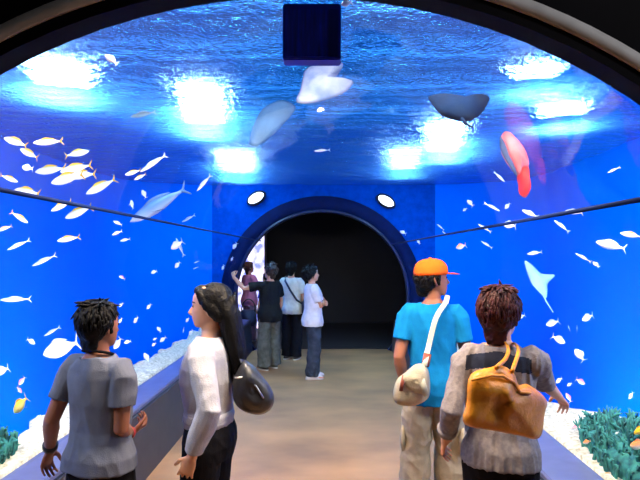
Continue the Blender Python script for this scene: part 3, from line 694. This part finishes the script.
# mustard bag, hung from the shoulder, against her back
dB = 2.24; nrm = Vector((-.28, -1, .1))
def bagpt(px, py, tilt=.35): q = at(px, py, dB); f = (px-505)/F*dB; return at(px, py, dB+f*tilt)
root = empty('shoulder_bag', bagpt(505, 436), 0, label='mustard leather hobo bag on the auburn-haired woman\'s back', cat='bag'); ri = Matrix.Translation(root.location).inverted()
ol = [ri @ bagpt(*zz(*q)) for q in [(92, 240), (138, 222), (165, 218), (192, 236), (203, 262), (226, 262), (266, 296), (262, 330), (250, 384), (202, 378), (150, 368), (79, 352), (84, 300)]]
bm = inflate(ol, nrm, .13, 10, 5, fold=.05, seed=3, flatness=.45); bo = obj('bag_body', bm, leather, root)
bm = bmesh.new(); shp = lady.M @ lady.sh['R']
top = Vector((shp.x-.125, shp.y-.01, shp.z+.062))
a = bagpt(*zz(148, 224)); b2 = bagpt(*zz(184, 232)); 
loop = [a+Vector((0, -.02, 0)), a.lerp(top, .5)+Vector((0, -.055, .0)), top+Vector((-.012, -.06, -.004)), top+Vector((-.005, -.0, .016)), top+Vector((.01, .06, -.01)), top+Vector((.05, .09, -.12))]
ribbon(bm, [ri @ q for q in smooth_loop(loop, 4)[:-4]], .017, .008, (1, 0, 0))
loop = [b2+Vector((0, -.02, 0)), b2.lerp(top, .5)+Vector((.012, -.055, .0)), top+Vector((.03, -.06, -.008)), top+Vector((.035, -.0, .012)), top+Vector((.04, .06, -.014)), top+Vector((.07, .09, -.12))]
ribbon(bm, [ri @ q for q in smooth_loop(loop, 4)[:-4]], .017, .008, (1, 0, 0)); obj('strap', bm, leather, root)
bm = bmesh.new()
rim = [ri @ (bagpt(*zz(*q))+Vector((-.015, -.055, 0))) for q in [(98, 244), (140, 234), (166, 236), (190, 250), (204, 272), (226, 274)]]
tube(bm, rim, .006, 8); obj('top_seam', bm, leather, bo)
# dark hobo bag behind the long-haired woman
dB = 2.66
root = empty('shoulder_bag', at(252, 412, dB), 0, label='dark grey hobo bag hanging behind the long-haired woman', cat='bag'); ri = Matrix.Translation(root.location).inverted()
pt = lambda x, y: ri @ at(150+x*.4375, 270+y*.4375, dB)
ol = [pt(*q) for q in [(196, 232), (212, 206), (232, 214), (255, 240), (276, 268), (284, 298), (272, 322), (246, 331), (212, 322), (192, 300), (188, 262)]]
bo = obj('bag_body', inflate(ol, (.1, -1, .1), .15, 8, 5, fold=.025, seed=9, flatness=.45), hobo_m, root)
bm = bmesh.new(); tube(bm, [q+Vector((0, -.062, 0)) for q in (pt(200, 240), pt(222, 238), pt(246, 258), pt(262, 284))], .005, 8); obj('zip_line', bm, steel, bo)
bm = bmesh.new(); tp = ri @ Vector((-.585, 2.86, 1.315)); ribbon(bm, smooth_loop([pt(206, 222), pt(204, 190), pt(192, 150), tp+Vector((.06, .0, -.0)), tp+Vector((-.02, .0, .005)), tp+Vector((-.06, .03, -.12))], 4)[:-4], .028, .008, (0, 1, 0)); obj('strap', bm, hobo_m, root)
bm = bmesh.new(); ball(bm, pt(207, 216), (.016, .012, .016), None, 2); obj('strap_ring', bm, steel, root)
# canvas messenger bag
dB = 3.27
root = empty('messenger_bag', at(410, 405, dB), 0, label='pale canvas messenger bag at the hip of the man in the orange cap', cat='bag'); ri = Matrix.Translation(root.location).inverted()
pt = lambda x, y, d=3.27: ri @ at(380+x*.4785, 250+y*.4792, d)
ol = [pt(*q) for q in [(27, 300), (34, 272), (52, 256), (76, 238), (98, 244), (105, 285), (98, 312), (66, 326), (34, 320)]]
bo = obj('bag_body', inflate(ol, (-.1, -1, .1), .16, 8, 5, fold=.03, seed=14, flatness=.42), canvas_m, root)
bm = inflate([pt(*q, 3.19) for q in [(44, 268), (62, 252), (82, 246), (98, 256), (102, 296), (84, 300), (60, 292)]], (-.1, -1, .2), .05, 5, 4, fold=.02, seed=5); obj('flap', bm, canvas_m, bo)
bm = bmesh.new(); ribbon(bm, [pt(50, 262, 3.19), pt(46, 280, 3.175), pt(44, 294, 3.185)], .022, .01, (1, 0, 0)); obj('buckle_strap', bm, brown_l, bo)
bm = bmesh.new(); ribbon(bm, [pt(84, 258, 3.18), pt(90, 280, 3.165), pt(97, 304, 3.18)], .035, .012, (1, 0, 0)); obj('hanging_tab', bm, strap_white, bo)
shp = man.M @ Vector((.075*man.s, -.06*man.s, 1.455*man.s)); sh2 = man.M @ Vector((.09*man.s, .03*man.s, 1.45*man.s)); sh3 = man.M @ Vector((.06*man.s, .13*man.s, 1.33*man.s))
A = at(425, 366, 3.27); B = at(429, 345, 3.315); Cc = at(436, 318, 3.33)
bm = bmesh.new(); loop = [A, B, Cc, shp+Vector((0, -.035, -.01)), sh2+Vector((0, 0, .022)), sh3]
ribbon(bm, [ri @ q for q in smooth_loop(loop, 4)[:-4]], .032, .006, (1, .1, .25)); so = obj('strap', bm, strap_white, root)
bm = bmesh.new(); ribbon(bm, [ri @ (A+Vector((0, -.006, 0))), ri @ (A.lerp(B, .6)+Vector((0, -.008, 0)))], .046, .012, (1, .1, .25)); obj('strap_end', bm, brown_l, so)
# far group's bags
root = empty('shoulder_bag', at(247, 326, 10.42), 0, label='dark bag carried by the blue-topped child beside the lit board', cat='bag')
bm = bmesh.new(); box(bm, (-.12, -.08, 0), (.16, .08, .30), .03); obj('bag_body', bm, mat('dark blue bag', srgb(30, 34, 60), .6), root)
bm = bmesh.new(); tube(bm, smooth_loop([(-.1, 0, .27), (-.06, 0, .44), (.04, 0, .5), (.13, 0, .42), (.14, 0, .27), (.02, 0, .24)], 4)[:-7], .012, 8); obj('strap', bm, hobo_m, root)
M = creamp.M; s = creamp.s
root = empty('shoulder_bag', M @ Vector((.29*s, .0, .80*s)), R(-20), label='dark bag slung across the back of the cream-shirted person', cat='bag')
bm = bmesh.new(); box(bm, (-.05, -.12, 0), (.06, .12, .24), .025); obj('bag_body', bm, hobo_m, root)
ri = (Matrix.Translation(root.location) @ Matrix.Rotation(R(-20), 4, 'Z')).inverted()
bm = bmesh.new(); ribbon(bm, [ri @ (M @ Vector(q)*1) for q in [(.215*s, -.03, .98*s), (.17*s, -.155*s, 1.05*s), (.04*s, -.150*s, 1.22*s), (-.07*s, -.12*s, 1.38*s), (-.10*s, -.04*s, 1.455*s), (-.09*s, .05*s, 1.43*s)]], .035, .008, (1, 0, .6)); obj('strap', bm, hobo_m, root)
# ================================================================ fish
def fish_mat(name, back, side, belly, rough=.35):
    m = bpy.data.materials.new(name); m.use_nodes = True; nt = m.node_tree; N = nt.nodes; L = nt.links; b = N['Principled BSDF']
    tc = N.new('ShaderNodeTexCoord'); sp = N.new('ShaderNodeSeparateXYZ'); L.new(tc.outputs['Generated'], sp.inputs[0])
    r = N.new('ShaderNodeValToRGB'); L.new(sp.outputs['Z'], r.inputs[0]); e = r.color_ramp.elements
    e[0].position = .25; e[0].color = belly; e[1].position = .92; e[1].color = back; q = e.new(.62); q.color = side
    L.new(r.outputs[0], b.inputs['Base Color']); b.inputs['Roughness'].default_value = rough; b.inputs['Specular IOR Level'].default_value = .4
    return m
W1 = srgb(250, 250, 245); yellow = mat('yellow fin', srgb(214, 160, 8), .6); white_fin = mat('pale fin', srgb(225, 235, 240), .5); grey_fin = mat('grey fin', srgb(90, 110, 140), .5)
orange_fin = mat('orange fin', srgb(240, 150, 90), .5)
FM = {'fus': (fish_mat('silver yellow scales', srgb(205, 180, 50), srgb(225, 228, 220), W1), yellow), 'white': (fish_mat('white scales', srgb(225, 238, 245), W1, W1), white_fin),
      'streak': (fish_mat('pale blue scales', srgb(120, 170, 215), srgb(190, 220, 240), W1), white_fin), 'shark': (fish_mat('grey scales', srgb(70, 92, 130), srgb(110, 135, 170), srgb(185, 200, 215)), grey_fin),
      'yellow': (fish_mat('yellow scales', srgb(240, 200, 30), srgb(250, 215, 50), srgb(250, 235, 140)), yellow), 'pink': (fish_mat('pink scales', srgb(235, 120, 140), srgb(245, 170, 180), W1), white_fin),
      'orange': (fish_mat('orange scales', srgb(235, 130, 60), srgb(245, 170, 110), W1), orange_fin), 'dark': (fish_mat('dark scales', srgb(36, 56, 84), srgb(40, 64, 96), srgb(70, 100, 130)), grey_fin), 'cream': (fish_mat('cream scales', srgb(240, 225, 190), W1, W1), white_fin)}
FM['slim'] = (FM['white'][0], white_fin)
SH = {'slim': .24, 'fus': .25, 'white': .46, 'streak': .15, 'shark': .19, 'yellow': .42, 'pink': .42, 'orange': .5, 'dark': .2, 'cream': .5}
PR = [(0, .02), (.05, .34), (.14, .66), (.28, .95), (.42, 1.0), (.58, .86), (.72, .56), (.82, .30), (.88, .22)]
MESHES = {}
def fish_mesh(k, what):
    if (k, what) in MESHES: return MESHES[k, what]
    h = SH[k]/2; bm = bmesh.new()
    if what in ('body', 'all'):
        tube(bm, [(.5-x, 0, .02*h*math.sin(x*3)) for x, _ in PR], [(h*r*.55, h*r) for _, r in PR], 16, side=(0, 1, 0), cap='round')
    H = max(h, .09)
    if what in ('tail_fin', 'all'):
        ol = [(-.35, 0, .02), (-.42, 0, .35*H), (-.52, 0, 1.25*H), (-.50, 0, .7*H), (-.45, 0, 0), (-.50, 0, -.7*H), (-.52, 0, -1.25*H), (-.42, 0, -.35*H), (-.35, 0, -.02)]
        inflate(ol, (0, 1, 0), .016, 3, 3, bm=bm, centre=Vector((-.41, 0, 0)))
    if what in ('dorsal_fin', 'all'):
        ol = [(.22, 0, h*.85), (.10, 0, h*1.35), (-.08, 0, h*1.22), (-.24, 0, h*.72), (-.02, 0, h*.8)]
        inflate(ol, (0, 1, 0), .014, 3, 3, bm=bm)
    if what in ('pectoral_fin', 'all'):
        for s in (1, -1):
            ol = [(.2, s*h*.45, -h*.2), (.12, s*h*.8, -h*.45), (-.02, s*h*1.0, -h*.9), (.06, s*h*.6, -h*.6)]
            inflate(ol, (0, .6*s, .6), .012, 2, 3, bm=bm)
    bmesh.ops.recalc_face_normals(bm, faces=bm.faces); me = bpy.data.meshes.new(k+'_'+what); bm.to_mesh(me); bm.free()
    me.materials.append(FM[k][0] if what in ('body', 'all') else FM[k][1])
    for p in me.polygons: p.use_smooth = True
    MESHES[k, what] = me; return me
def clear(px, py, extra, r=0):
    """distance at which the ray through this direction is `extra` of the way past the glass"""
    u, v = (px-PX)/F, -(py-PY)/F; a = u*u+v*v; b = u*(-AX)+v*(CH-AZ); c = AX*AX+(CH-AZ)**2-AR*AR
    t = (-b+math.sqrt(b*b-a*c))/a; t = min(t, 8.9)
    lim = 9.5
    if u < 0: lim = min(lim, 3.3/-u)
    if u > 0: lim = min(lim, 3.05/u)
    if v > 0: lim = min(lim, (WZ-.12-CH)/v)
    if py > PY+40: lim = min(lim, 8.5)
    return t+.12+max(0, lim-t-.2)*extra
def fish(k, hx, hy, tx, ty, label, extra=.35, parts=False, yaw=0, group=None):
    d = clear((hx+tx)/2, (hy+ty)/2, extra); h = at(hx, hy, d); t = at(tx, ty, d); v = h-t; L = v.length
    dd = L*math.tan(R(yaw)); h2 = at(hx, hy, d-dd/2); t2 = at(tx, ty, d+dd/2); v = (h2-t2); L = v.length; v.normalize()
    mid = (h2+t2)/2; s = Vector((0, 0, 1)).cross(v); s = s.normalized() if s.length > .15 else Vector((0, -1, 0)); up = v.cross(s)
    M = Matrix((v, s, up)).transposed().to_4x4()
    if parts:
        o = empty('fish', mid); o.rotation_euler = M.to_euler(); o.scale = (L, L, L)
        for w in ('body', 'tail_fin', 'dorsal_fin', 'pectoral_fin'):
            c = bpy.data.objects.new(w, fish_mesh(k, w)); C.objects.link(c); c.parent = o
    else:
        o = bpy.data.objects.new('fish', fish_mesh(k, 'all')); C.objects.link(o); o.location = mid; o.rotation_euler = M.to_euler(); o.scale = (L, L, L)
    return tag(o, label, 'fish', group)
G1 = 'yellow-tailed shoal over the short-haired person'
for a in [
 (4, 138, 27, 146, 'yellow-tailed fish topmost at the very edge of the shoal, nose tipped up'),
 (20, 149, 38, 158, 'short plump yellow-tailed fish just under the topmost one of the shoal'),
 (33, 143, 63, 141, 'level yellow-tailed fish topmost in the middle of the shoal'),
 (89, 151, 65, 156, 'yellow-tailed fish at the top of the shoal swimming away from the picture edge'),
 (35, 172, 66, 168, 'yellow-tailed fish leading the tight overlapping trio of the shoal'),
 (60, 172, 92, 165, 'upper rear yellow-tailed fish of the tight overlapping trio'),
 (51, 183, 84, 174, 'lowest and largest yellow-tailed fish of the tight overlapping trio'),
 (67, 176, 96, 174, 'yellow-tailed fish whose tail sticks out behind the tight overlapping trio'),
 (18, 182, 0, 175, 'yellow-tailed fish at the picture edge level with the overlapping trio, facing inward'),
 (14, 190, 40, 194, 'yellow-tailed fish with sagging white belly just above the glass seam'),
 (86, 194, 116, 179, 'slanted yellow-tailed fish alone at the inner side of the shoal, nose down'),
 (51, 211, 72, 201, 'yellow-tailed fish on the seam under the shoal, tail up'),
 (65, 218, 92, 207, 'yellow-tailed fish with bright outline just below the seam'),
 (28, 223, 11, 212, 'plump yellow-tailed fish below the seam, nose down and inward'),
 (-3, 231, 12, 226, 'yellow-tailed fish half out of view at the picture edge below the seam'),
 (57, 241, 80, 237, 'pale yellow-tailed fish lowest of the shoal, above the short hair')]:
    fish('fus', *a[:4], a[4], (.25, .42, .58, .34, .5, .66)[abs(a[0]+a[3]) % 6], True, random.Random(a[1]).uniform(-25, 25), G1)
S = "on the short-haired person's side"
E = 'on the orange cap side'
for a in [
 ('white', 22, 167, 33, 169, 'small round pale fish tucked inside the yellow-tailed shoal'),
 ('fus', 125, 175, 141, 170, 'yellow-backed fish just past the shoal, above the seam'),
 ('streak', 140, 172, 166, 155, 'long thin pale fish slanting upward past the shoal'),
 ('fus', 134, 180, 146, 174, 'short yellowish fish under the long thin slanting one'),
 ('white', 142, 190, 146, 198, 'tiny nose-up pale fish over the seam by the grey shark'),
 ('white', 131, 200, 133, 209, 'tiny upright pale fish over the seam nearest the shark snout'),
 ('slim', 113, 221, 122, 225, 'upper of two small white fish just below the seam'),
 ('slim', 112, 235, 122, 231, 'lower of two small white fish just below the seam'),
 ('slim', 120, 241, 130, 239, 'small white fish below the seam under the grey shark'),
 ('white', 171, 249, 183, 241, 'white fish with spread fins above the long-haired woman'),
 ('streak', 176, 238, 184, 256, 'slim white fish diving above the long-haired woman'),
 ('streak', 182, 222, 195, 215, 'slim pale fish on the seam behind the grey shark'),
 ('streak', 197, 191, 211, 175, 'slim blue-white fish rising beside the far lamp glare'),
 ('white', 233, 249, 237, 243, 'small white fish by the rim of the dark opening, upper one'),
 ('white', 222, 270, 224, 265, 'small white fish above the long hair, near the rim of the opening'),
 ('white', 231, 261, 233, 257, 'tiny white speck of a fish closest to the rim of the opening'),
 ('white', 175, 268, 180, 262, 'bright little white fish just above the long-haired woman'),
 ('white', 151, 273, 157, 271, 'small white fish level with the top of the long hair'),
 ('streak', 194, 263, 199, 261, 'faint upper fish of a small pair over the long hair'),
 ('streak', 193, 269, 198, 267, 'faint lower fish of a small pair over the long hair'),
 ('streak', 7, 250, 30, 240, 'pale blue fish near the picture edge, tail raised, below the shoal'),
 ('streak', 32, 266, 56, 255, 'pale blue-green fish alone below the shoal, tail raised'),
 ('streak', 0, 300, 31, 299, 'long level pale fish at the picture edge level with the short hair'),
 ('streak', 44, 336, 60, 327, 'blue-white fish above the big white one beside the short hair'),
 ('white', 35, 344, 27, 339, 'small white fish in front of the big white one'),
 ('pink', 119, 276, 125, 279, 'tiny pink fish above the short-haired person'),
 ('white', 147, 309, 151, 304, 'small white fish midway between the two dark-haired women'),
 ('white', 134, 323, 138, 317, 'bright small white fish nearest beside the short black hair'),
 ('white', 119, 307, 123, 303, 'tiny white fish touching the crown of the short black hair'),
 ('white', 119, 323, 122, 318, 'tiny white fish at the ear of the short black hair'),
 ('white', 114, 349, 121, 338, 'bright oval white fish against the cheek of the short-haired person'),
 ('white', 124, 343, 131, 341, 'level small white fish beside the cheek of the short-haired person'),
 ('white', 144, 353, 149, 362, 'pale fish diving just over the gravel edge between the two women'),
 ('white', 157, 327, 161, 332, 'small white fish with bent tail between the two women'),
 ('white', 152, 346, 156, 343, 'lower small white fish of the cluster over the gravel'),
 ('white', 153, 340, 157, 338, 'middle small white fish of the cluster over the gravel'),
 ('white', 160, 342, 166, 337, 'larger white fish of the cluster over the gravel'),
 ('white', 186, 322, 189, 318, 'tiny white fish right under the nose of the long-haired woman'),
 ('streak', 183, 333, 184, 327, 'faint upright fish below the chin of the long-haired woman'),
 ('white', 189, 335, 193, 330, 'white fish just above the gravel under the woman\'s chin'),
 ('white', 195, 339, 198, 335, 'small white fish closest to the gravel under the woman\'s chin'),
 ('white', 115, 372, 117, 366, 'pale fish over the gravel beside the grey T-shirt sleeve'),
 ('white', 129, 370, 131, 364, 'small pale fish low over the gravel, inward of the sleeve'),
 ('pink', 19, 385, 25, 377, 'pink and white fish above the yellow one near the small coral'),
 ('pink', 22, 393, 17, 387, 'small rosy fish between the pink-white one and the yellow one'),
 ('yellow', 14, 413, 27, 397, 'bright yellow fish nosing down to the small coral'),
 ('white', 36, 419, 41, 415, 'small white fish over the gravel near the yellow fish'),
 ('cream', -6, 374, 9, 368, 'large round pale fish half out of view above the pink fish'),
 ('streak', 150, 163, 166, 156, 'faint slim fish over the shark, close under the lamp glare'),
 ('white', 105, 55, 117, 64, 'sparkling white fish up under the ripples between two lamps'),
 ('cream', 317, 111, 324, 109, 'small pinkish fish under the ripples, above the dark opening'),
 ('streak', 314, 151, 330, 150, 'slim white fish glinting under the ripples straight above the opening'),
 ('cream', 341, 5, 352, 2, 'pale fish at the top beside the hanging navy sign'),
 # orange cap side
 ('streak', 500, 211, 484, 203, 'slim white fish slanting above the seam, first past the orange cap'),
 ('white', 505, 209, 510, 203, 'small bent white fish above the seam beside a slim slanting one'),
 ('slim', 522, 210, 538, 217, 'bright white fish above the seam midway over the auburn hair'),
 ('slim', 565, 211, 583, 213, 'bright level white fish sitting right on the seam'),
 ('streak', 554, 220, 569, 232, 'slim white fish slanting just beneath the seam'),
 ('white', 503, 224, 516, 226, 'white fish partly on the seam above the auburn hair'),
 ('streak', 478, 224, 491, 232, 'slim pale fish crossing the seam between cap and auburn hair'),
 ('streak', 481, 241, 492, 248, 'pale fish just below the seam, above the auburn hair'),
 ('slim', 596, 242, 626, 249, 'large white slender fish below the seam, the biggest near the edge'),
 ('fus', 620, 233, 642, 237, 'striped pale fish at the picture edge just below the seam'),
 ('slim', 527, 254, 542, 252, 'oval white fish above the small pale ray'),
 ('streak', 575, 253, 591, 262, 'slim white fish slanting down, between ray and large white fish'),
 ('white', 593, 262, 599, 267, 'tiny white fish trailing the slim slanting one'),
 ('streak', 607, 173, 620, 167, 'curved pale fish high above the seam near the arch'),
 ('streak', 505, 182, 494, 172, 'small slim fish under the dark ray, high over the seam'),
 ('white', 517, 318, 525, 315, 'small white fish beside the auburn hair, below the ray'),
 ('white', 546, 325, 559, 321, 'greenish white fish straight below the small pale ray'),
 ('white', 565, 343, 552, 336, 'white fish nose-down above the gold-strapped shoulder'),
 ('white', 582, 320, 593, 315, 'white oval fish highest of the group beyond the ray'),
 ('cream', 575, 349, 584, 361, 'plump cream fish steeply tilted, the brightest below the ray'),
 ('white', 535, 362, 543, 360, 'white fish just over the shoulder of the tunic'),
 ('streak', 568, 325, 570, 331, 'faint thin upright fish of a close pair, nearer to the ray'),
 ('streak', 577, 325, 577, 332, 'faint thin upright fish of a close pair, farther from the ray'),
 ('white', 507, 331, 510, 325, 'white fish half hidden behind the auburn hair'),
 ('pink', 585, 384, 576, 379, 'pink and white fish above the reaching hand'),
 ('white', 567, 386, 572, 383, 'small white fish between the pink fish and the reaching hand'),
 ('pink', 566, 393, 571, 402, 'pale pink fish right above the reaching hand'),
 ('white', 629, 399, 633, 392, 'white fish alone over the large coral near the edge'),
 ('white', 556, 383, 562, 378, 'small white fish above the forearm of the reaching woman'),
 ('white', 615, 434, 619, 432, 'tiny white fish at the top of the large coral'),
 ('yellow', 634, 434, 648, 426, 'pale yellow fish half out of view over the large coral'),
 ('orange', 630, 446, 646, 444, 'orange fish in the large coral at the edge'),
 ('yellow', 571, 474, 582, 452, 'bright yellow fish standing upright in the large coral'),
 ('yellow', 601, 478, 614, 474, 'yellow fish low in the middle of the large coral'),
 ('pink', 571, 428, 580, 427, 'rosy fish at the top inner edge of the large coral'),
 ('orange', 583, 443, 591, 441, 'peach fish in the middle of the large coral'),
 ('orange', 456, 248, 466, 245, 'glowing cream-orange fish beside the peak of the orange cap'),
 ('white', 463, 211, 467, 208, 'small white fish high above the cap peak'),
 ('white', 467, 200, 473, 206, 'pale fish above the cap, upper one of two'),
 ('streak', 437, 224, 444, 230, 'small slim fish on the seam above the orange cap'),
 ('streak', 442, 231, 447, 235, 'smaller slim fish just below its twin over the orange cap'),
 ('white', 400, 231, 406, 234, 'white fish near the rim of the opening, above the cap man\'s shoulder'),
 ('white', 417, 240, 420, 244, 'tiny white fish near the rim over the orange cap'),
 ]:
    L = math.hypot(a[1]-a[3], a[2]-a[4]); rnd = random.Random(int(a[1]*7+a[2]))
    big = L > 13
    fish(a[0], *a[1:5], a[5], rnd.uniform(.12, .55) if a[2] < 400 else 0.0, big, rnd.uniform(-20, 20), 'fish in the tank')
fish('white', 43, 355, 79, 342, 'biggest white fish, right beside the short black hair', .3, True, 10)
fish('dark', 130, 117, 156, 112, 'dark slim fish silhouetted under the ripples near the big lamp glare', .4, True)
def shark(hx, hy, tx, ty, label, extra):
    d = clear((hx+tx)/2, (hy+ty)/2, extra); h = at(hx, hy, d-.2); t = at(tx, ty, d+.2); v = h-t; L = v.length; v.normalize()
    s = Vector((0, 0, 1)).cross(v).normalized(); up = v.cross(s); o = empty('shark', (h+t)/2); o.rotation_euler = Matrix((v, s, up)).transposed().to_euler(); o.scale = (L, L, L)
    for w in ('body', 'tail_fin', 'dorsal_fin', 'pectoral_fin'):
        c = bpy.data.objects.new(w, fish_mesh('shark', w)); C.objects.link(c); c.parent = o
    tag(o, label, 'shark')
shark(130, 222, 187, 188, 'slender grey shark gliding nose-down across the seam', .3)

# rays
ray_dark = mat('dark ray back', srgb(2, 24, 58), .9, spec=.1, var=.2, scale=6); ray_pale = mat('pale ray skin', srgb(170, 225, 225), .6, var=.12, scale=7)
def ray(L, pts, extra, m, thick, label, tail=None, tilt=(0, 0)):
    cx = sum(p[0] for p in pts)/len(pts); cy = sum(p[1] for p in pts)/len(pts); d = clear(cx, cy, extra); c = at(cx, cy, d)
    root = empty('ray', c, label=label, cat='ray')
    def P(x, y): dd = d+((x-cx)*tilt[0]+(y-cy)*tilt[1])/F*d; return at(x, y, dd)-c
    n = (P(cx+10, cy)-P(cx, cy)).cross(P(cx, cy+10)-P(cx, cy)); obj('body', inflate([P(*p) for p in pts], n, thick*L, 8, 4, flatness=.9), m, root)
    if tail:
        bm = bmesh.new(); tube(bm, [P(*q) for q in tail], [.012*L*(1-.8*i/(len(tail)-1))+.003 for i in range(len(tail))], 8); obj('tail', bm, m, root)
    return root
ray(.7, [(428, 97), (438, 97.5), (447, 100), (458, 103), (472, 103), (489, 97), (486, 107), (481, 114), (472, 120), (460, 119), (450, 116), (438, 111)], .35, ray_dark, .2, 'dark ray with spread wings gliding under the ripples above the lamp glare', [(462, 119), (466, 124), (472, 127)], (.2, -.8))
ray(.4, [(524.5, 261), (533, 265.5), (541.5, 273.5), (555, 275), (548, 283), (547.5, 291), (546, 298), (538, 291), (532, 284), (528, 275)], .3, ray_pale, .18, 'small pale green ray with a pointed wing near the auburn-haired woman', [(541, 290), (546, 301), (553, 312)], (.4, .3))

pale_reflection = mat('pale reflection tone', srgb(96, 108, 140), .7, var=.2, scale=9, col2=srgb(44, 66, 112), bump=.5, bscale=12, spec=.1); blue_reflection = mat('grey blue reflection tone', srgb(84, 124, 165), .6, var=.2, scale=5)
ray(.8, [(296, 101), (300, 90), (302, 81), (305, 70), (316, 63.5), (330, 60.5), (342, 62), (342, 69), (335, 77), (340, 80), (353, 81), (350, 88), (341, 94.5), (327, 99.7), (313, 103), (303, 104)], .75, pale_reflection, .11, 'pale folded reflection under the ripples just below the navy sign', None, (.2, -.6))  # solid shape put in for a visitor's reflection on the crown
ray(.8, [(249.5, 144), (251, 133), (254, 124), (261.5, 110), (272, 103), (284, 100), (296, 107), (290, 117), (284, 124), (272, 136), (258, 146)], .75, blue_reflection, .12, 'grey-blue reflection slanting down from the pale one to the lamp glare', None, (.2, -.6))  # another reflection of the visitors, built as a solid body
red_reflection = mat('rosy reflection tone', srgb(236, 96, 104), .5, var=.15, scale=5, col2=srgb(240, 150, 160))  # the capped man's reflection on the crown, built as a coloured solid
d0 = clear(515, 160, .35); c0 = at(515, 160, d0); root = empty('fish', c0, label='large rosy red reflection above the seam under the white glare', cat='fish')
obj('body', inflate([at(x, y, d0)-c0 for x, y in [(501, 137), (502, 150), (507, 160), (513, 169), (519, 176), (521, 170), (528, 168), (526, 156), (520, 145), (512, 136), (506, 131)]], (0.3, -1, .2), .14, 7, 4, flatness=.6), red_reflection, root)
obj('head', inflate([at(x, y, d0)-c0 for x, y in [(518, 174), (520, 186), (521, 195), (526, 197.5), (530, 189), (528, 176), (527, 166), (521, 166)]], (0.3, -1, .2), .10, 6, 4, flatness=.6), mat('red reflection tip', srgb(226, 40, 50), .5), root)  # lower tip of the reflection shape
obj('pale_edge', inflate([at(x, y, d0-.06)-c0 for x, y in [(500, 136), (500.5, 150), (508, 164), (517, 177), (515, 168), (508, 155), (504, 142)]], (0.3, -1, .2), .03, 4, 3, flatness=.6), pale_reflection, root)  # pale rim of the reflection, added as its own piece

# ================================================================ corals
coral_m = mat('teal coral', srgb(64, 150, 138), .8, var=.4, scale=24, col2=srgb(18, 74, 84)); coral_y = mat('yellow green coral', srgb(170, 175, 70), .8, var=.3, scale=20)
def coral(x0, x1, y0, y1, z, hgt, n, seed, label):
    rnd = random.Random(seed); root = empty('coral', ((x0+x1)/2, (y0+y1)/2, z), label=label, cat='coral')
    cx, cy = (x0+x1)/2, (y0+y1)/2; bm = bmesh.new()
    for i in range(n):
        a = rnd.uniform(0, 2*PI); q = math.sqrt(rnd.random()); x = (x1-x0)/2*q*math.cos(a); y = (y1-y0)/2*q*math.sin(a)
        h = hgt*(1-.55*q*q)*rnd.uniform(.65, 1.1); r = rnd.uniform(.006, .012); p = Vector((x, y, -.03)); d = Vector((rnd.uniform(-.25, .25), rnd.uniform(-.25, .25), 1)); pts = [p.copy()]
        for k in range(5):
            d += Vector((rnd.uniform(-.3, .3), rnd.uniform(-.3, .3), .15)); p = p+d.normalized()*h/5; pts.append(p.copy())
            if k in (2, 3):
                e = p+Vector((rnd.uniform(-1, 1), rnd.uniform(-1, 1), .7)).normalized()*h*.22; tube(bm, [p, p.lerp(e, .5)+Vector((0, 0, .01)), e], [r*.8, r*.7, r*.4], 5, cap='flat')
        tube(bm, pts, [r*1.3, r*1.1, r, r, r*.8, r*.4], 6, cap='flat')
    obj('branches', bm, coral_m, root)
    bm = bmesh.new(); ball(bm, (0, 0, -.01), ((x1-x0)/2.1, (y1-y0)/2.1, hgt*.55), None, 3)
    for v in bm.verts: v.co += v.normal*.05*noise.noise(v.co*9)
    obj('mound', bm, coral_m, root); return root
coral(1.43, 1.95, 2.3, 3.6, .57, .31, 520, 4, 'large bushy teal coral under the reaching hand')
coral(-2.16, -1.78, 2.7, 3.35, .57, .24, 260, 6, 'small bushy teal coral beside the short-haired person\'s ledge')
